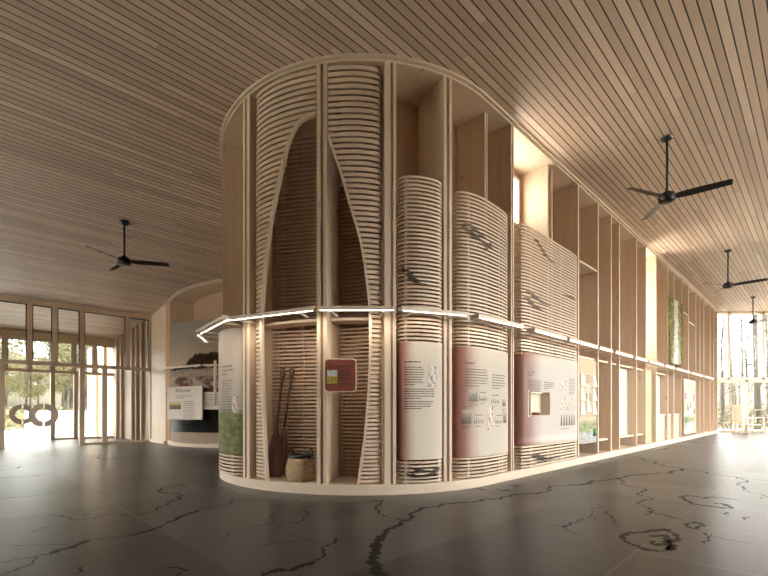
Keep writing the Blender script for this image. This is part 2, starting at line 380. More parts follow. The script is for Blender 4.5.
lines = [
 (r(A, 370, [(40, 561), (30, 520), (15, 480), (28, 430), (42, 408)]), .030),
 (r(A, 370, [(42, 408), (60, 395), (100, 370), (150, 345), (155, 320), (185, 310)]), .017),
 (r(A, 370, [(185, 310), (260, 295), (330, 280), (430, 268), (540, 255), (640, 245), (685, 235), (690, 215), (768, 212)]), .016),
 (r(A, 568, [(0, 212), (60, 208), (120, 195), (190, 188), (270, 172), (330, 168), (400, 158), (440, 150)]), .022),
 (r(A, 568, [(440, 150), (520, 160), (570, 172), (640, 180), (768, 195)]), .012),
 (r(A, 370, [(150, 350), (90, 340), (35, 315), (40, 285), (55, 272), (0, 270)]), .009),
 (r(B, 180, [(715, 245), (660, 250), (600, 255), (500, 258), (430, 250), (360, 245), (290, 245), (185, 243), (160, 260), (80, 275), (0, 305)]), .007),
 (r(B, 180, [(280, 505), (340, 488), (400, 485), (470, 460)]), .022), (r(B, 180, [(470, 460), (500, 430), (520, 400), (545, 375)]), .007),
 (r(B, 180, [(240, 410), (330, 395), (420, 385), (520, 385), (590, 380)]), .003),
 (r(B, 180, [(165, 375), (175, 355), (240, 340), (300, 330), (330, 290)]), .004),
 (r(B, 180, [(385, 325), (430, 320), (445, 285), (440, 265)]), .004), (r(B, 180, [(385, 325), (415, 324)]), .012),
 (r(A, 0, [(0, 510), (60, 498), (135, 488)]), .006), (r(A, 0, [(190, 475), (220, 462), (260, 455), (300, 440), (345, 425)]), .022),
 (r(A, 0, [(135, 488), (190, 475), (330, 430), (430, 412), (500, 405)]), .006),
 (r(A, 0, [(500, 405), (540, 395), (580, 385), (610, 372)]), .02), (r(A, 0, [(640, 355), (680, 345), (710, 328), (768, 310)]), .018), (r(A, 0, [(610, 372), (640, 355)]), .006),
 (r(A, 0, [(0, 558), (60, 540), (110, 520), (140, 490)]), .006), (r(A, 0, [(0, 445), (70, 445), (160, 445), (250, 440), (320, 430)]), .004),
 (r(A, 0, [(120, 390), (160, 380), (190, 372)]), .008), (r(A, 0, [(190, 330), (250, 335), (320, 345), (380, 335), (440, 322), (540, 325), (600, 300)]), .006),
 (r(A, 0, [(600, 300), (640, 290), (690, 265), (700, 250), (650, 245), (605, 235), (620, 225), (690, 210), (720, 215)]), .012),
 (r(A, 0, [(320, 330), (345, 322)]), .012), (r(A, 0, [(0, 262), (120, 255), (250, 245), (350, 240), (450, 235), (530, 230)]), .006),
 (r(A, 0, [(0, 155), (40, 150), (80, 140)]), .012), (r(A, 0, [(0, 185), (80, 180), (150, 175)]), .012),
 (r(A, 0, [(310, 98), (350, 100), (450, 110), (550, 100), (650, 100)]), .014), (r(A, 0, [(350, 95), (400, 112), (470, 104)]), .012),
 (r(A, 0, [(640, 528), (690, 530), (725, 538)]), .006), (r(A, 0, [(725, 538), (680, 558)]), .01), (r(A, 0, [(290, 556), (310, 530), (300, 528)]), .006),
 (r(A, 568, [(210, 410), (235, 395), (300, 395), (330, 385), (380, 380), (420, 410), (385, 430), (350, 465), (300, 460), (250, 440), (215, 425), (210, 410)]), .020),
 (r(A, 568, [(320, 410), (370, 405), (385, 425), (340, 445), (320, 425)]), .022),
 (r(A, 568, [(380, 460), (395, 445)]), .008), (r(A, 568, [(395, 460), (408, 446)]), .008),
 (r(A, 568, [(510, 256), (455, 252), (450, 268), (480, 285), (530, 292), (590, 300), (630, 300), (600, 285), (560, 282)]), .02),
 (r(A, 568, [(510, 262), (560, 258), (600, 262), (650, 268)]), .016),
 (r(A, 568, [(455, 360), (490, 352), (525, 365), (500, 382), (460, 375), (455, 360)]), .014),
 (r(A, 568, [(200, 190), (230, 215), (300, 230), (320, 260), (285, 290), (295, 325)]), .010), (r(A, 568, [(300, 310), (380, 330), (440, 345)]), .009),
 (r(A, 568, [(525, 395), (545, 425), (520, 435)]), .010), (r(A, 568, [(140, 295), (90, 325), (40, 345), (35, 400)]), .004),
 (r(A, 568, [(140, 300), (170, 330), (195, 370)]), .004), (r(A, 568, [(0, 360), (60, 350), (140, 310)]), .003),
 (r(A, 568, [(210, 97), (270, 105), (330, 128), (390, 140), (440, 150)]), .016), (r(A, 568, [(300, 85), (340, 80), (380, 68)]), .022),
 (r(A, 568, [(640, 180), (690, 200), (680, 225), (740, 265)]), .009), (r(A, 568, [(550, 400), (600, 420), (700, 435)]), .004),
 (r(A, 370, [(400, 222), (440, 232), (410, 224)]), .014), (r(A, 370, [(480, 228), (540, 232), (500, 236)]), .012), (r(A, 370, [(530, 212), (580, 215), (550, 220)]), .016),
 (r(A, 370, [(590, 190), (650, 196), (690, 205)]), .008), (r(A, 370, [(690, 365), (740, 372), (768, 355)]), .006),
 (r(A, 568, [(610, 315), (622, 330)]), .008), (r(A, 568, [(680, 345), (700, 335)]), .008), (r(A, 568, [(60, 130), (110, 126)]), .02), (r(A, 568, [(440, 40), (500, 45), (540, 60)]), .014),
]
for i, (p, w) in enumerate(lines): ink(p, w * 1.35 + .001, .13, 3 if len(p) > 3 else 2, i)
struct(uvbuild(mb, 'floor', [M['floor'], M['ink']]))

mb = MB(); rings = []
for v in [V0, -2.0, 0.0, 1.0, 2.0, 3.0] + [3.4 + 15.8 * k / 40 for k in range(41)]: ue = UEND - v; rings.append([(U0, v, zc(v)), (ue, v, zc(v)), (ue, v, zc(v) + .3), (U0, v, zc(v) + .3)])
mb.sweep(rings)
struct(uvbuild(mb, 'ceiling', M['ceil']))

def uvbox(mb, u0, u1, v0, v1, z0, z1): mb.box(u0, u1, v0, v1, z0, z1, T=lambda a, b, c: W(a, b, c))
mb = MB(); uvbox(mb, U0 - .2, U0, 14.6, 18.3, 0, 5.6); uvbox(mb, U0 - .2, U0, V0, 5.0, 0, 5.6); uvbox(mb, U0 - .2, U0, V0, 14.6, 0, .12); uvbox(mb, U0 - .2, U0, V0, 14.6, 3.9, 5.6); uvbox(mb, U0 - .2, U0, V0, 14.6, 2.2, 2.36)
for k in range(13): uvbox(mb, U0 - .19, U0 - .01, V0 + k * 1.6, V0 + .1 + k * 1.6, .1, 3.95)
wb = struct(mb.build('wall_back', M['frame']))
mb = MB(); uvbox(mb, U0 - .11, U0 - .1, V0, 14.6, .1, 3.95); mb.build('pane', M['glass'], wb)  # unseen back wall; its glazing is added to let more daylight in
# side wall with tall windows behind and to the right of the viewpoint
U1 = UEND - V0 - .35
mb = MB(); uvbox(mb, U0, 4.6, V0 - .2, V0, 0, 5.5); uvbox(mb, 3.0, U1, V0 - .2, V0, 5.2, 5.5)
uvbox(mb, 3.0, U1, V0 - .2, V0, 0, 1.5); uvbox(mb, 3.0, U1, V0 - .2, V0, 2.2, 2.36)
for k in range(18): uvbox(mb, 3.0 + k * 1.6, 3.1 + k * 1.6, V0 - .19, V0 - .01, .1, 5.4)
wr = struct(mb.build('wall_right', M['frame']))
mb = MB(); uvbox(mb, 3.0, U1, V0 - .11, V0 - .1, .1, 5.4); mb.build('pane', M['glass'], wr)

# glazed end wall
mb = MB()
def wbox(mb, x0, x1, y0, y1, z0, z1): mb.box(x0, x1, y0, y1, z0, z1)
XL, XR = 14.3, 28.0
wbox(mb, XL, XR, YE, YE + .22, 5.20, 5.34); wbox(mb, XL, XR, YE, YE + .22, 2.20, 2.40); wbox(mb, XL, XR, YE, YE + .22, 0, .1)
wbox(mb, XL, XL + .14, YE, YE + .22, 0, 5.4)
for k in range(9): wbox(mb, 15.0 + 1.51 * k, 15.1 + 1.51 * k, YE, YE + .22, 2.3, 5.3)
for k in range(8): wbox(mb, 15.75 + 1.51 * k, 15.9 + 1.51 * k, YE, YE + .22, .05, 2.3)
w1 = struct(mb.build('window_1', M['frame']))
mb = MB(); wbox(mb, XL, XR, YE + .1, YE + .108, .05, 5.3); mb.build('pane', M['glass'], w1)

# ------------------------------------------------------------------ entrance glazing on the left
def glazing(name, v, u_lo, u_hi, mull_top, mull_low, ztop, ztr, door_gap, zlow_rails, zceil):
    mb = MB(); g = MB(); gs = MB()
    uvbox(mb, u_lo, u_hi, v, v + .16, ztop, zceil)
    uvbox(mb, u_lo, u_hi, v, v + .16, ztr, ztr + .10)
    for u, w in mull_top: uvbox(mb, u - w / 2, u + w / 2, v, v + .16, ztr, ztop + .02)
    for u, w in mull_low: uvbox(mb, u - w / 2, u + w / 2, v, v + .16, 0, ztr + .02)
    lo = sorted(u for u, w in mull_low)
    for a, b in zip(lo, lo[1:]):
        if not (door_gap and abs(a - door_gap[0]) < .05): uvbox(mb, a, b, v + .02, v + .14, 0, .06)
    tp = sorted(mull_top)
    for (a, wa), (b, wb) in zip(tp, tp[1:]):
        a += wa / 2; b -= wb / 2
        for (p, q_, r_, s_) in ((a, a + .025, ztr + .1, ztop), (b - .025, b, ztr + .1, ztop), (a, b, ztop - .025, ztop)):
            uvbox(gs, p, q_, v + .06, v + .10, r_, s_)
    for a, b in zip(lo, lo[1:]):
        if door_gap and abs(a - door_gap[0]) < .05: continue
        uvbox(gs, b - .065, b - .035, v + .06, v + .10, .06, ztr)
    uvbox(g, u_lo, u_hi, v + .075, v + .083, ztr + .08, ztop)
    for a, b in zip(lo, lo[1:]):
        if door_gap and abs(a - door_gap[0]) < .05: continue
        uvbox(g, a, b, v + .075, v + .083, .05, ztr)
    o = struct(mb.build(name, M['frame']))
    g.build('pane', M['glass'], o); gs.build('gasket', M['gasket'], o)
    return o
VI, VO = 15.0, 18.1
glazing('window_2', VI, -8.0, 4.75, [(u, .11) for u in (-7.5, -6.4, -5.3, -4.2, -3.1, -2.0, -.9, .2, 1.62, 2.17, 2.80, 3.97, 4.62)],
        [(-7.9, .1), (-6.8, .1), (-5.7, .1), (-4.6, .1), (-3.4, .1), (-2.2, .1), (-1.1, .1), (0.0, .1), (1.05, .12), (2.80, .12), (3.36, .12), (4.66, .14)], 3.84, 2.22, (1.05, 2.8), None, zc(VI) + .03)
glazing('window_3', VO, -8.0, 4.6, [(u, .11) for u in (-7.5, -6.4, -5.3, -4.2, -3.1, -2.0, -.9, .2, 1.35, 1.95, 2.55, 3.14, 3.75, 4.4)],
        [(-7.9, .1), (-6.8, .1), (-5.7, .1), (-4.6, .1), (-3.4, .1), (-2.2, .1), (-1.1, .1), (0.0, .1), (1.0, .12), (2.56, .12), (3.2, .12), (4.5, .14)], 3.27, 2.22, (1.0, 2.56), None, zc(VO) + .03)
def ring_door(name, v, u0, u1, zt_, uc):
    g = MB(); um = (u0 + u1) / 2
    uvbox(g, u0, um - .008, v + .07, v + .082, .01, zt_); uvbox(g, um + .008, u1, v + .07, v + .082, .01, zt_)
    o = struct(g.build(name, M['glass']))
    for sg in (-1, 1):
        h = MB(); rings = []
        for k in range(25):
            a = math.radians(-88 + 176 * k / 24)
            ring = []
            for rr, dv in ((.165, -.03), (.32, -.03), (.32, .0), (.165, .0)):
                ring.append(W(um + sg * (.012 + rr * math.cos(a)), v + .069 + dv, .86 + rr * math.sin(a)))
            rings.append(ring)
        h.sweep(rings); h.build('door_handle', M['cavity'], o)
    return o
ring_door('door_1', VI, 1.11, 2.74, 2.2, 1.9)
ring_door('door_2', VO + .05, 1.06, 2.5, 2.2, 1.8)
wl = lambda v: 4.62 - (v - 15.1) * .1
mb = MB(); mb.hexa([W(wl(v) + o, v, z) for z in (0, 3.4) for v, o in ((15.17, 0), (20.8, 0), (20.8, .2), (15.17, .2))])
for k in (4, 7): mb.v[k].z = zc(15.17) + .05
struct(mb.build('wall_left', M['fin']))
# flat wall between entrance glazing and the second pod
mb = MB(); uvbox(mb, 4.62, 4.9, 13.72, VI, 0, zc(14.4) + .1); struct(mb.build('wall_entrance', M['fin']))
mb = MB(); uvbox(mb, 4.57, 4.62, 13.72, VI, 0, .09); struct(mb.build('baseboard_entrance', M['plinth']))

# ------------------------------------------------------------------ pods: core wall, soffit, fascia, plinth
def ribbon(path, s0, s1, d0, d1, z0, z1, n):
    mb = MB(); rings = []
    for i in range(n + 1):
        s = s0 + (s1 - s0) * i / n
        a0 = z0(s, d0) if callable(z0) else z0; a1 = z0(s, d1) if callable(z0) else z0
        b0 = z1(s, d0) if callable(z1) else z1; b1 = z1(s, d1) if callable(z1) else z1
        rings.append([path(s, d0, a0), path(s, d1, a1), path(s, d1, b1), path(s, d0, b0)])
    mb.sweep(rings); return mb
SEND = 18.6
def build_pod(path, s0, s1, names, n=120):
    top = lambda s, d: path.zt(s, d) + .03
    struct(ribbon(path, s0, s1, .62, .68, 0, top, n).build(names[0], M['core']))
    struct(ribbon(path, s0, s1, .0, .64, lambda s, d: path.zt(s, d) - .06, lambda s, d: path.zt(s, d) - .035, n).build(names[1], M['fin']))
    struct(ribbon(path, s0, s1, -.04, .02, lambda s, d: path.zt(s, d) - .03, lambda s, d: path.zt(s, d) + .03, n).build(names[2], M['plinth']))
    struct(ribbon(path, s0, s1, -.035, .64, 0, .12, n).build(names[3], M['plinth']))
build_pod(POD, -9.0, SEND, ('wall_pod', 'trim_1', 'trim_2', 'baseboard_pod'), 240)
build_pod(POD2, -6.0, .5, ('wall_welcome', 'trim_3', 'trim_4', 'baseboard_welcome'), 80)
mb = MB(); uvbox(mb, 7.2, 7.4, 8.2, 10.6, 0, 5.0); struct(mb.build('wall_corridor', M['core']))

# ------------------------------------------------------------------ posts and fins
def fin_mesh(mb, path, s, w, d0, d1, z0, gap=.035):
    p = []
    for zf in (0, 1):
        for (a, d) in ((s - w / 2, d0), (s + w / 2, d0), (s + w / 2, d1), (s - w / 2, d1)):
            p.append(path(a, d, z0 if zf == 0 else path.zt(a, d) - gap))
    mb.hexa(p)
def post(path, s, spec, d0, label, mat='fin', d1=.615):
    root = thing('timber_post', path(s, d0, .12), label, 'post', 'timber posts of the exhibition pod')
    for off, w in spec:
        mb = MB(); fin_mesh(mb, path, s + off, w, d0, d1, .122); mb.build('fin', M[mat], root)
    mb = MB(); fin_mesh(mb, path, s, max(a for a, _ in spec) - min(a for a, _ in spec), d0 + .045, d1, .122); mb.build('spacer', M[mat], root)
    return root
def fin(path, s, w, d0, label, group='timber fins along the pod wall', mat='pine', d1=.615):
    mb = MB(); fin_mesh(mb, path, s, w, d0, d1, .122)
    o = mb.build('timber_fin', M[mat]); tag(o, label, 'post', group); return o
sP0, sP1, sP2, sP3, sP4, sP5, sP6 = (POD.solve(x) for x in (246.5, 322, 390, 448, 494.3, 512.5, 556))
PL = sP0 - 1.15
post(POD, sP0, [(-.06, .05), (.04, .07)], 0, 'double timber post between the grassy meadow panel and the tall arch')
post(POD, sP1, [(-.042, .045), (.042, .045)], 0, 'double timber post splitting the tall arch, behind the red sign')
post(POD, sP2, [(-.03, .075), (.055, .04)], 0, 'double timber post between the arch slats and the narrowest maroon panel')
post(POD, sP3, [(-.042, .04), (.042, .04)], 0, 'double timber post between the first and second maroon-edged panels')
post(POD, sP4, [(-.025, .022), (.025, .022)], .13, 'thin double post rising behind the second slatted screen', 'pine')
post(POD, sP5, [(-.027, .03), (.027, .03)], 0, 'double timber post left of the widest rose-edged panel', 'pine')
post(POD, sP6, [(-.09, .03), (.07, .045)], .10, 'double post rising behind the widest slatted screen, right of the bright window', 'pine')
post(POD, PL, [(-.05, .05), (.05, .05)], 0, 'double timber post at the far left edge of the meadow panel')
FU = [8.40, 9.42, 10.2, 10.74, 12.02, 12.82, 13.81, 15.08, 15.81, 16.87, 17.88, 19.08, 19.8, 20.56, 21.85, 22.7, 23.6]
fl_lab = ['timber fin at the right edge of the widest slatted screen', 'timber fin right of the tan board of photo cards', 'second timber fin right of the tan board of photo cards',
 'timber fin forming a narrow bay left of the big glowing bay', 'timber fin on the right of the big glowing lower bay', 'timber fin just left of the olive door and bright upper bay',
 'timber fin with white-lit upper face, right of the olive door', 'timber fin on the left edge of the hanging waterfall picture', 'timber fin behind the middle of the waterfall picture',
 'timber fin between the waterfall picture and the botanical board', 'timber fin behind the botanical board', 'timber fin right of the botanical board', 'second timber fin right of the botanical board',
 'fourth timber fin before the glazed end wall', 'third timber fin before the glazed end wall', 'second timber fin before the glazed end wall', 'last timber fin beside the glazed end wall']
for u, lb in zip(FU, fl_lab): fin(POD, u - POD.cu, .055, 0, lb)
# second pod
for s, lb in ((POD2.solve(169.5, lo=-4.3), 'timber fin left of the sunset stream photograph'), (-1.95, 'timber fin on the right of the sunset stream photograph'), (-.6, 'timber fin in the passage behind the meadow panel')):
    fin(POD2, s, .07, -.02, lb, 'timber fins of the welcome wall', 'fin')
for i, v in enumerate((15.55, 15.95, 16.3, 17.2, 17.6, 18.8, 19.6)):
    mb = MB(); uvbox(mb, wl(v) - .09, wl(v) - .012, v, v + .06, 0.001, zc(v) - .06)
    tag(mb.build('timber_fin', M['fin']), ['first', 'second', 'third', 'fourth', 'fifth', 'sixth', 'seventh'][i] + ' pale timber fin seen through the entrance glazing, counted from the near end', 'post', 'timber fins of the entrance lobby')

# ------------------------------------------------------------------ slatted screens
def slat(mb, path, pts, z, h, th=.014):
    mb.sweep([[path(s, d, z - h / 2), path(s, d, z + h / 2), path(s, d + th, z + h / 2), path(s, d + th, z - h / 2)] for s, d in pts])
def bulge(s0, s1, dend, dmid, p=2.6):
    def fd(s):
        q_ = min(1, abs((s - (s0 + s1) / 2) / ((s1 - s0) / 2)))
        return dend - (dend - dmid) * (1 - q_ ** p) ** (1 / p)
    return fd
def pts_of(fd, s0, s1, n=22):
    o = []
    for i in range(n + 1):
        q_ = -math.cos(math.pi * i / n); s = (s0 + s1) / 2 + (s1 - s0) / 2 * (q_ * .75 + (2 * i / n - 1) * .25)
        o.append((s, fd(s)))
    return o
def zlist(z0, z1, pa, pb):
    z = z0; o = []
    while z < z1:
        o.append(z); z += pa + (pb - pa) * (z - z0) / (z1 - z0)
    return o
def screen(path, s0, s1, fd, zr, label, battens, pa=.046, pb=.050, frac=.55, mark=None):
    root = thing('slatted_screen', path((s0 + s1) / 2, .1, .12), label, 'screen', 'bent-lath screens of the pod')
    P_ = pts_of(fd, s0, s1)
    for z0, z1 in zr:
        mb = MB()
        for z in zlist(z0 + .02, z1, pa, pb): slat(mb, path, P_, z, (pa + (pb - pa) * z / 5) * frac)
        mb.build('slats', M['slat'], root)
    for b in battens:
        s = s0 + (s1 - s0) * b; d = fd(s) + .016
        m2 = MB(); fin_mesh(m2, path, s, .03, d, d + .03, .122)
        for i in range(4, 8): m2.v[i].z = zr[-1][1]
        m2.build('batten', M['fin'], root)
    if mark:
        zs = [z for a, b in zr for z in zlist(a + .02, b, pa, pb)]; h = pa * frac
        for pl, wd in mark:
            m3 = MB(); wd *= .8
            for (a, za), (b, zb) in zip(pl, pl[1:]):
                for z in zs:
                    for sub in (-.35, 0, .35):
                        zz = z + sub * h
                        if min(za, zb) - .005 <= zz <= max(za, zb) + .005:
                            q_ = 0 if abs(zb - za) < 1e-4 else (zz - za) / (zb - za); q_ = min(1, max(0, q_))
                            sm = a + (b - a) * q_
                            ex = wd + abs(b - a) / max(1, abs(zb - za) / .05) * .5
                            A_, B_ = max(s0, sm - ex), min(s1, sm + ex)
                            m3.sweep([[path(s, fd(s) - .003, zz - h * .17), path(s, fd(s) - .003, zz + h * .17), path(s, fd(s) - .001, zz + h * .17), path(s, fd(s) - .001, zz - h * .17)] for s in (A_, (A_ + B_) / 2, B_)])
            if m3.f: tag(m3.build('painted_mark', M['ink2'], root), 'dark leaf-like drawing across the laths')
    return root
def P2(pts, s_of, path=POD, d=-.05):      # trace image points into (s, z)
    o = []
    for x, y in pts:
        s = path.solve(x, d, -4.4, 5.0); o.append((s, path.z_at(s, d, y)))
    return o
CL, CR = POD.solve(397.5, .1), POD.solve(440.5, .1)
DL, DR = POD.solve(453.5, .1), POD.solve(509.5, .04)
EL, ER = POD.solve(516, .06), 8.34 - POD.cu
LL, LR = PL + .09, sP0 - .10
fC = bulge(CL, CR, .14, -.06, 2.6); fD = bulge(DL, DR, .14, -.03, 2.8); fE = bulge(EL, ER, .10, -.05, 5.5)
fL = bulge(LL, LR, .14, -.09, 2.6)
markC = [(P2([(401, 265), (405, 268), (412, 278), (418, 284)], 0), .022), (P2([(404, 267), (410, 273), (416, 283), (428, 285)], 0), .012),
         (P2([(402, 472), (412, 476), (420, 477), (432, 474), (438, 468)], 0), .03), (P2([(414, 470), (424, 471)], 0), .05)]
markD = [(P2([(462, 222), (470, 228), (478, 236)], 0), .02), (P2([(470, 222), (478, 230), (484, 236)], 0), .012), (P2([(474, 234), (482, 240), (490, 246)], 0), .02), (P2([(486, 250), (492, 243)], 0), .01)]
markE = [(P2([(535, 238), (540, 246), (546, 256), (552, 262)], 0), .03), (P2([(530, 292), (536, 298), (545, 304)], 0), .05), (P2([(528, 298), (534, 306), (542, 311)], 0), .04), (P2([(566, 296), (574, 298)], 0), .06),
         (P2([(534, 455), (545, 460), (558, 457)], 0), .07)]
screen(POD, CL, CR, fC, [(.13, 3.85)], 'narrowest bulging lath screen, its foot showing below the first maroon-edged panel', (.14, .86), mark=markC)
screen(POD, DL, DR, fD, [(.13, 3.85)], 'middle bulging lath screen with dark leaf marks, behind the second maroon-edged panel', (.15, .70, .78), mark=markD)
screen(POD, EL, ER, fE, [(.13, .48), (1.86, 3.85)], 'widest, nearly flat lath screen behind the rose-edged panel with display niche', (.14, .64, .95), pa=.05, pb=.05, mark=markE)
screen(POD, LL, LR, fL, [(.13, .42)], 'low lath skirt below the grassy meadow panel at the pod\'s left edge', (.2, .8))

# --- tall arch over two bays
AL, AR = sP0 + .068, sP1 - .075
BL, BR = sP1 + .075, sP2 - .085
archL = [(308.5, 117), (301, 121), (296, 127), (289.5, 140), (285, 156), (280.5, 176), (273.4, 209), (267.3, 250), (263.7, 284), (261.8, 318), (262.0, 375), (263.8, 420), (267, 482)]
archR = [(328.5, 137), (336, 158), (343, 179), (352, 211), (361, 243), (366.5, 277), (369.5, 304), (370.3, 330), (370, 360), (368.4, 395), (364.5, 440), (358, 487)]
def trace(pts, d=-.01):
    o = []
    for x, y in pts:
        s = POD.solve(x, d, -4.3, 0); o.append((s, POD.z_at(s, d, y)))
    return o
tl, trr = trace(archL), trace(archR)
tl[-1] = (tl[-1][0], .125); trr[-1] = (trr[-1][0], .125)
apex = [(AR, tl[0][1] + .01)]
def at(pl, z):
    for (a, za), (b, zb) in zip(pl, pl[1:]):
        if min(za, zb) <= z <= max(za, zb): return a + (b - a) * (z - za) / (zb - za + 1e-9)
    return None
fA = bulge(AL, AR + .5, .13, .0, 2.4); fB = bulge(BL - .5, BR, .12, .0, 2.6)
def arch_screen(s0, s1, fd, pl, left, label):
    root = thing('slatted_screen', POD((s0 + s1) / 2, .1, .12), label, 'screen', 'bent-lath screens of the pod')
    mb = MB(); z = .16
    while z < 5.6:
        per = .046 + .030 * (z / 5.2)
        sm = (s0 + s1) / 2
        if z > POD.zt(sm, .05) - .07: break
        c = at(pl, z); a, b = s0, s1
        if c is not None:
            if left: b = c
            else: a = c
        if b - a > .02: slat(mb, POD, [(a + (b - a) * i / 14, fd(a + (b - a) * i / 14)) for i in range(15)], z, per * .64)
        z += per
    mb.build('slats', M['slat'], root)
    for b in ((.12,) if left else (.93,)):
        s = s0 + (s1 - s0) * b; m2 = MB(); fin_mesh(m2, POD, s, .03, fd(s) + .016, fd(s) + .05, .122); m2.build('batten', M['core'], root)
    return root
arch_screen(AL, AR, fA, apex + tl, True, 'tall lath screen left of the arch, curving round the pod corner')
arch_screen(BL, BR, fB, trr, False, 'tall lath screen right of the arch, above and behind the red sign')
root = thing('arch_frame', POD(sP1, 0, .12), 'pointed bent-timber arch frame enclosing the paddle niche', 'arch')
for pl, sg in ((apex + tl, 1), (trr, 1)):
    # resample smoothly
    Q = []
    for k in range(len(pl) - 1):
        p0 = Vector(pl[max(k - 1, 0)]); p1 = Vector(pl[k]); p2 = Vector(pl[k + 1]); p3 = Vector(pl[min(k + 2, len(pl) - 1)])
        for i in range(5):
            q_ = i / 5
            Q.append(.5 * ((2 * p1) + (p2 - p0) * q_ + (2 * p0 - 5 * p1 + 4 * p2 - p3) * q_ ** 2 + (3 * p1 - p0 - 3 * p2 + p3) * q_ ** 3))
    Q.append(Vector(pl[-1])); rings = []
    for i, p in enumerate(Q):
        tt = (Q[min(i + 1, len(Q) - 1)] - Q[max(i - 1, 0)]).normalized(); n_ = Vector((-tt.y, tt.x)) * .016
        a, b = p + n_, p - n_
        rings.append([POD(a.x, -.03, a.y), POD(b.x, -.03, b.y), POD(b.x, .02, b.y), POD(a.x, .02, a.y)])
    mb = MB(); mb.sweep(rings); mb.build('rib', M['fin'], root)
# niche back: hollow lath wall
def niche(s0, s1, smid, half, label, zt_):
    root = thing('slatted_niche_back', POD((s0 + s1) / 2, .5, .12), label, 'screen', 'hollow lath backs of the arch niche')
    fd = lambda s: .36 + .2 * (1 - min(1, abs((s - smid) / half)) ** 2)
    mb = MB()
    for (a, b) in ((.14, 2.105), (2.17, zt_)):
        for z in zlist(a, b, .048, .052 if b < 3 else .064): slat(mb, POD, [(s0 + (s1 - s0) * i / 12, fd(s0 + (s1 - s0) * i / 12)) for i in range(13)], z, .026, .012)
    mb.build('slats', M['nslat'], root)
    for q_ in (.1, .5, .9):
        s = s0 + (s1 - s0) * q_; m2 = MB(); fin_mesh(m2, POD, s, .03, fd(s) + .014, fd(s) + .04, .122)
        for i in range(4, 8): m2.v[i].z = zt_
        m2.build('batten', M['core'], root)
niche(AL, AR, sP1, sP1 - AL, 'hollow lath back of the niche behind the paddles and basket', 4.75)
niche(BL, BR, sP1, BR - sP1, 'hollow lath back of the niche behind the red sign', 4.55)
def shelf(s0, s1, d0, d1, z, label, th=.035, mat='fin'):
    o = ribbon(POD, s0, s1, d0, d1, z, z + th, 10).build('shelf', M[mat]); tag(o, label, 'shelf', 'timber shelves in the pod bays')
    return o
shelf(AL + .12, AR, .13, .37, 2.12, 'curved shelf across the arch niche, above the paddles')
shelf(BL, BR - .17, .13, .37, 2.12, 'curved shelf across the arch niche, above the red sign')

# ------------------------------------------------------------------ printed sheets and boards
def words(mb, Fn, x0, x1, z, h, rnd, fill=1.0, off=.003):
    x = x0; end = x0 + (x1 - x0) * fill
    while x < end - h * .6:
        w = h * rnd.uniform(1.0, 3.6); e_ = min(x + w, end)
        mb.face([mb.vert(Fn(a, b)) for a, b in ((x, z - h * .32), (e_, z - h * .32), (e_, z + h * .32), (x, z + h * .32))])
        x = e_ + h * .45
def host(root):
    for ch in root.children:
        if ch.name.split('.')[0] in ('sheet', 'face_plate'): return ch
    return root
def para(root, Fn, x0, x1, z0, n, pitch, h=.012, seed=1, mat='txt', name='text_block'):
    mb = MB(); rnd = random.Random(seed)
    for i in range(n): words(mb, Fn, x0, x1, z0 - i * pitch, h, rnd, rnd.uniform(.86, 1) if i < n - 1 else .55)
    mb.build(name, M[mat], host(root), recalc=False)
def pic(root, Fn, x0, x1, z0, z1, mat, name='picture'):
    mb = MB(); mb.grid(lambda a, b: Fn(x0 + (x1 - x0) * a, z0 + (z1 - z0) * b), 6, 2, smooth=False); return mb.build(name, M[mat], host(root), recalc=False)
def sheet(path, s0, s1, fd, z0, z1, mat, label, hole=None, n=40, nz=24, group='printed exhibition panels', name='printed_panel', off=.006, th=.006):
    root = thing(name, path((s0 + s1) / 2, fd((s0 + s1) / 2) - off, z0), label, 'panel', group)
    P_ = lambda s, z, o_: path(s, fd(s) - off - o_, z)
    mb = MB()
    if hole:
        cuts = lambda lo, hi, a, b, k: sorted(set([lo + (hi - lo) * i / k for i in range(k + 1)] + [a, b]))
        xs_, zs_ = cuts(s0, s1, hole[0], hole[1], n), cuts(z0, z1, hole[2], hole[3], nz)
    else:
        xs_ = [p[0] for p in pts_of(fd, s0, s1, n)]; zs_ = [z0, z1]
    for o_ in (0, -th):
        idx = [[mb.vert(P_(s, z, o_), ((s - s0) / (s1 - s0), (z - z0) / (z1 - z0))) for s in xs_] for z in zs_]
        for j in range(len(zs_) - 1):
            for i in range(len(xs_) - 1):
                if hole and hole[0] - 1e-5 <= xs_[i] and xs_[i + 1] <= hole[1] + 1e-5 and hole[2] - 1e-5 <= zs_[j] and zs_[j + 1] <= hole[3] + 1e-5: continue
                q_ = (idx[j][i], idx[j][i + 1], idx[j + 1][i + 1], idx[j + 1][i])
                mb.face(q_ if o_ == 0 else q_[::-1], 0, True)
        if o_ == 0: fi = idx
    for A_, B_ in ((fi[0], idx[0]), (fi[-1], idx[-1]), ([r_[0] for r_ in fi], [r_[0] for r_ in idx]), ([r_[-1] for r_ in fi], [r_[-1] for r_ in idx])):
        for i in range(len(A_) - 1): mb.face((A_[i], A_[i + 1], B_[i + 1], B_[i]))
    mb.build('sheet', M[mat], root, recalc=False)
    return root, (lambda s, z: P_(s, z, .003))
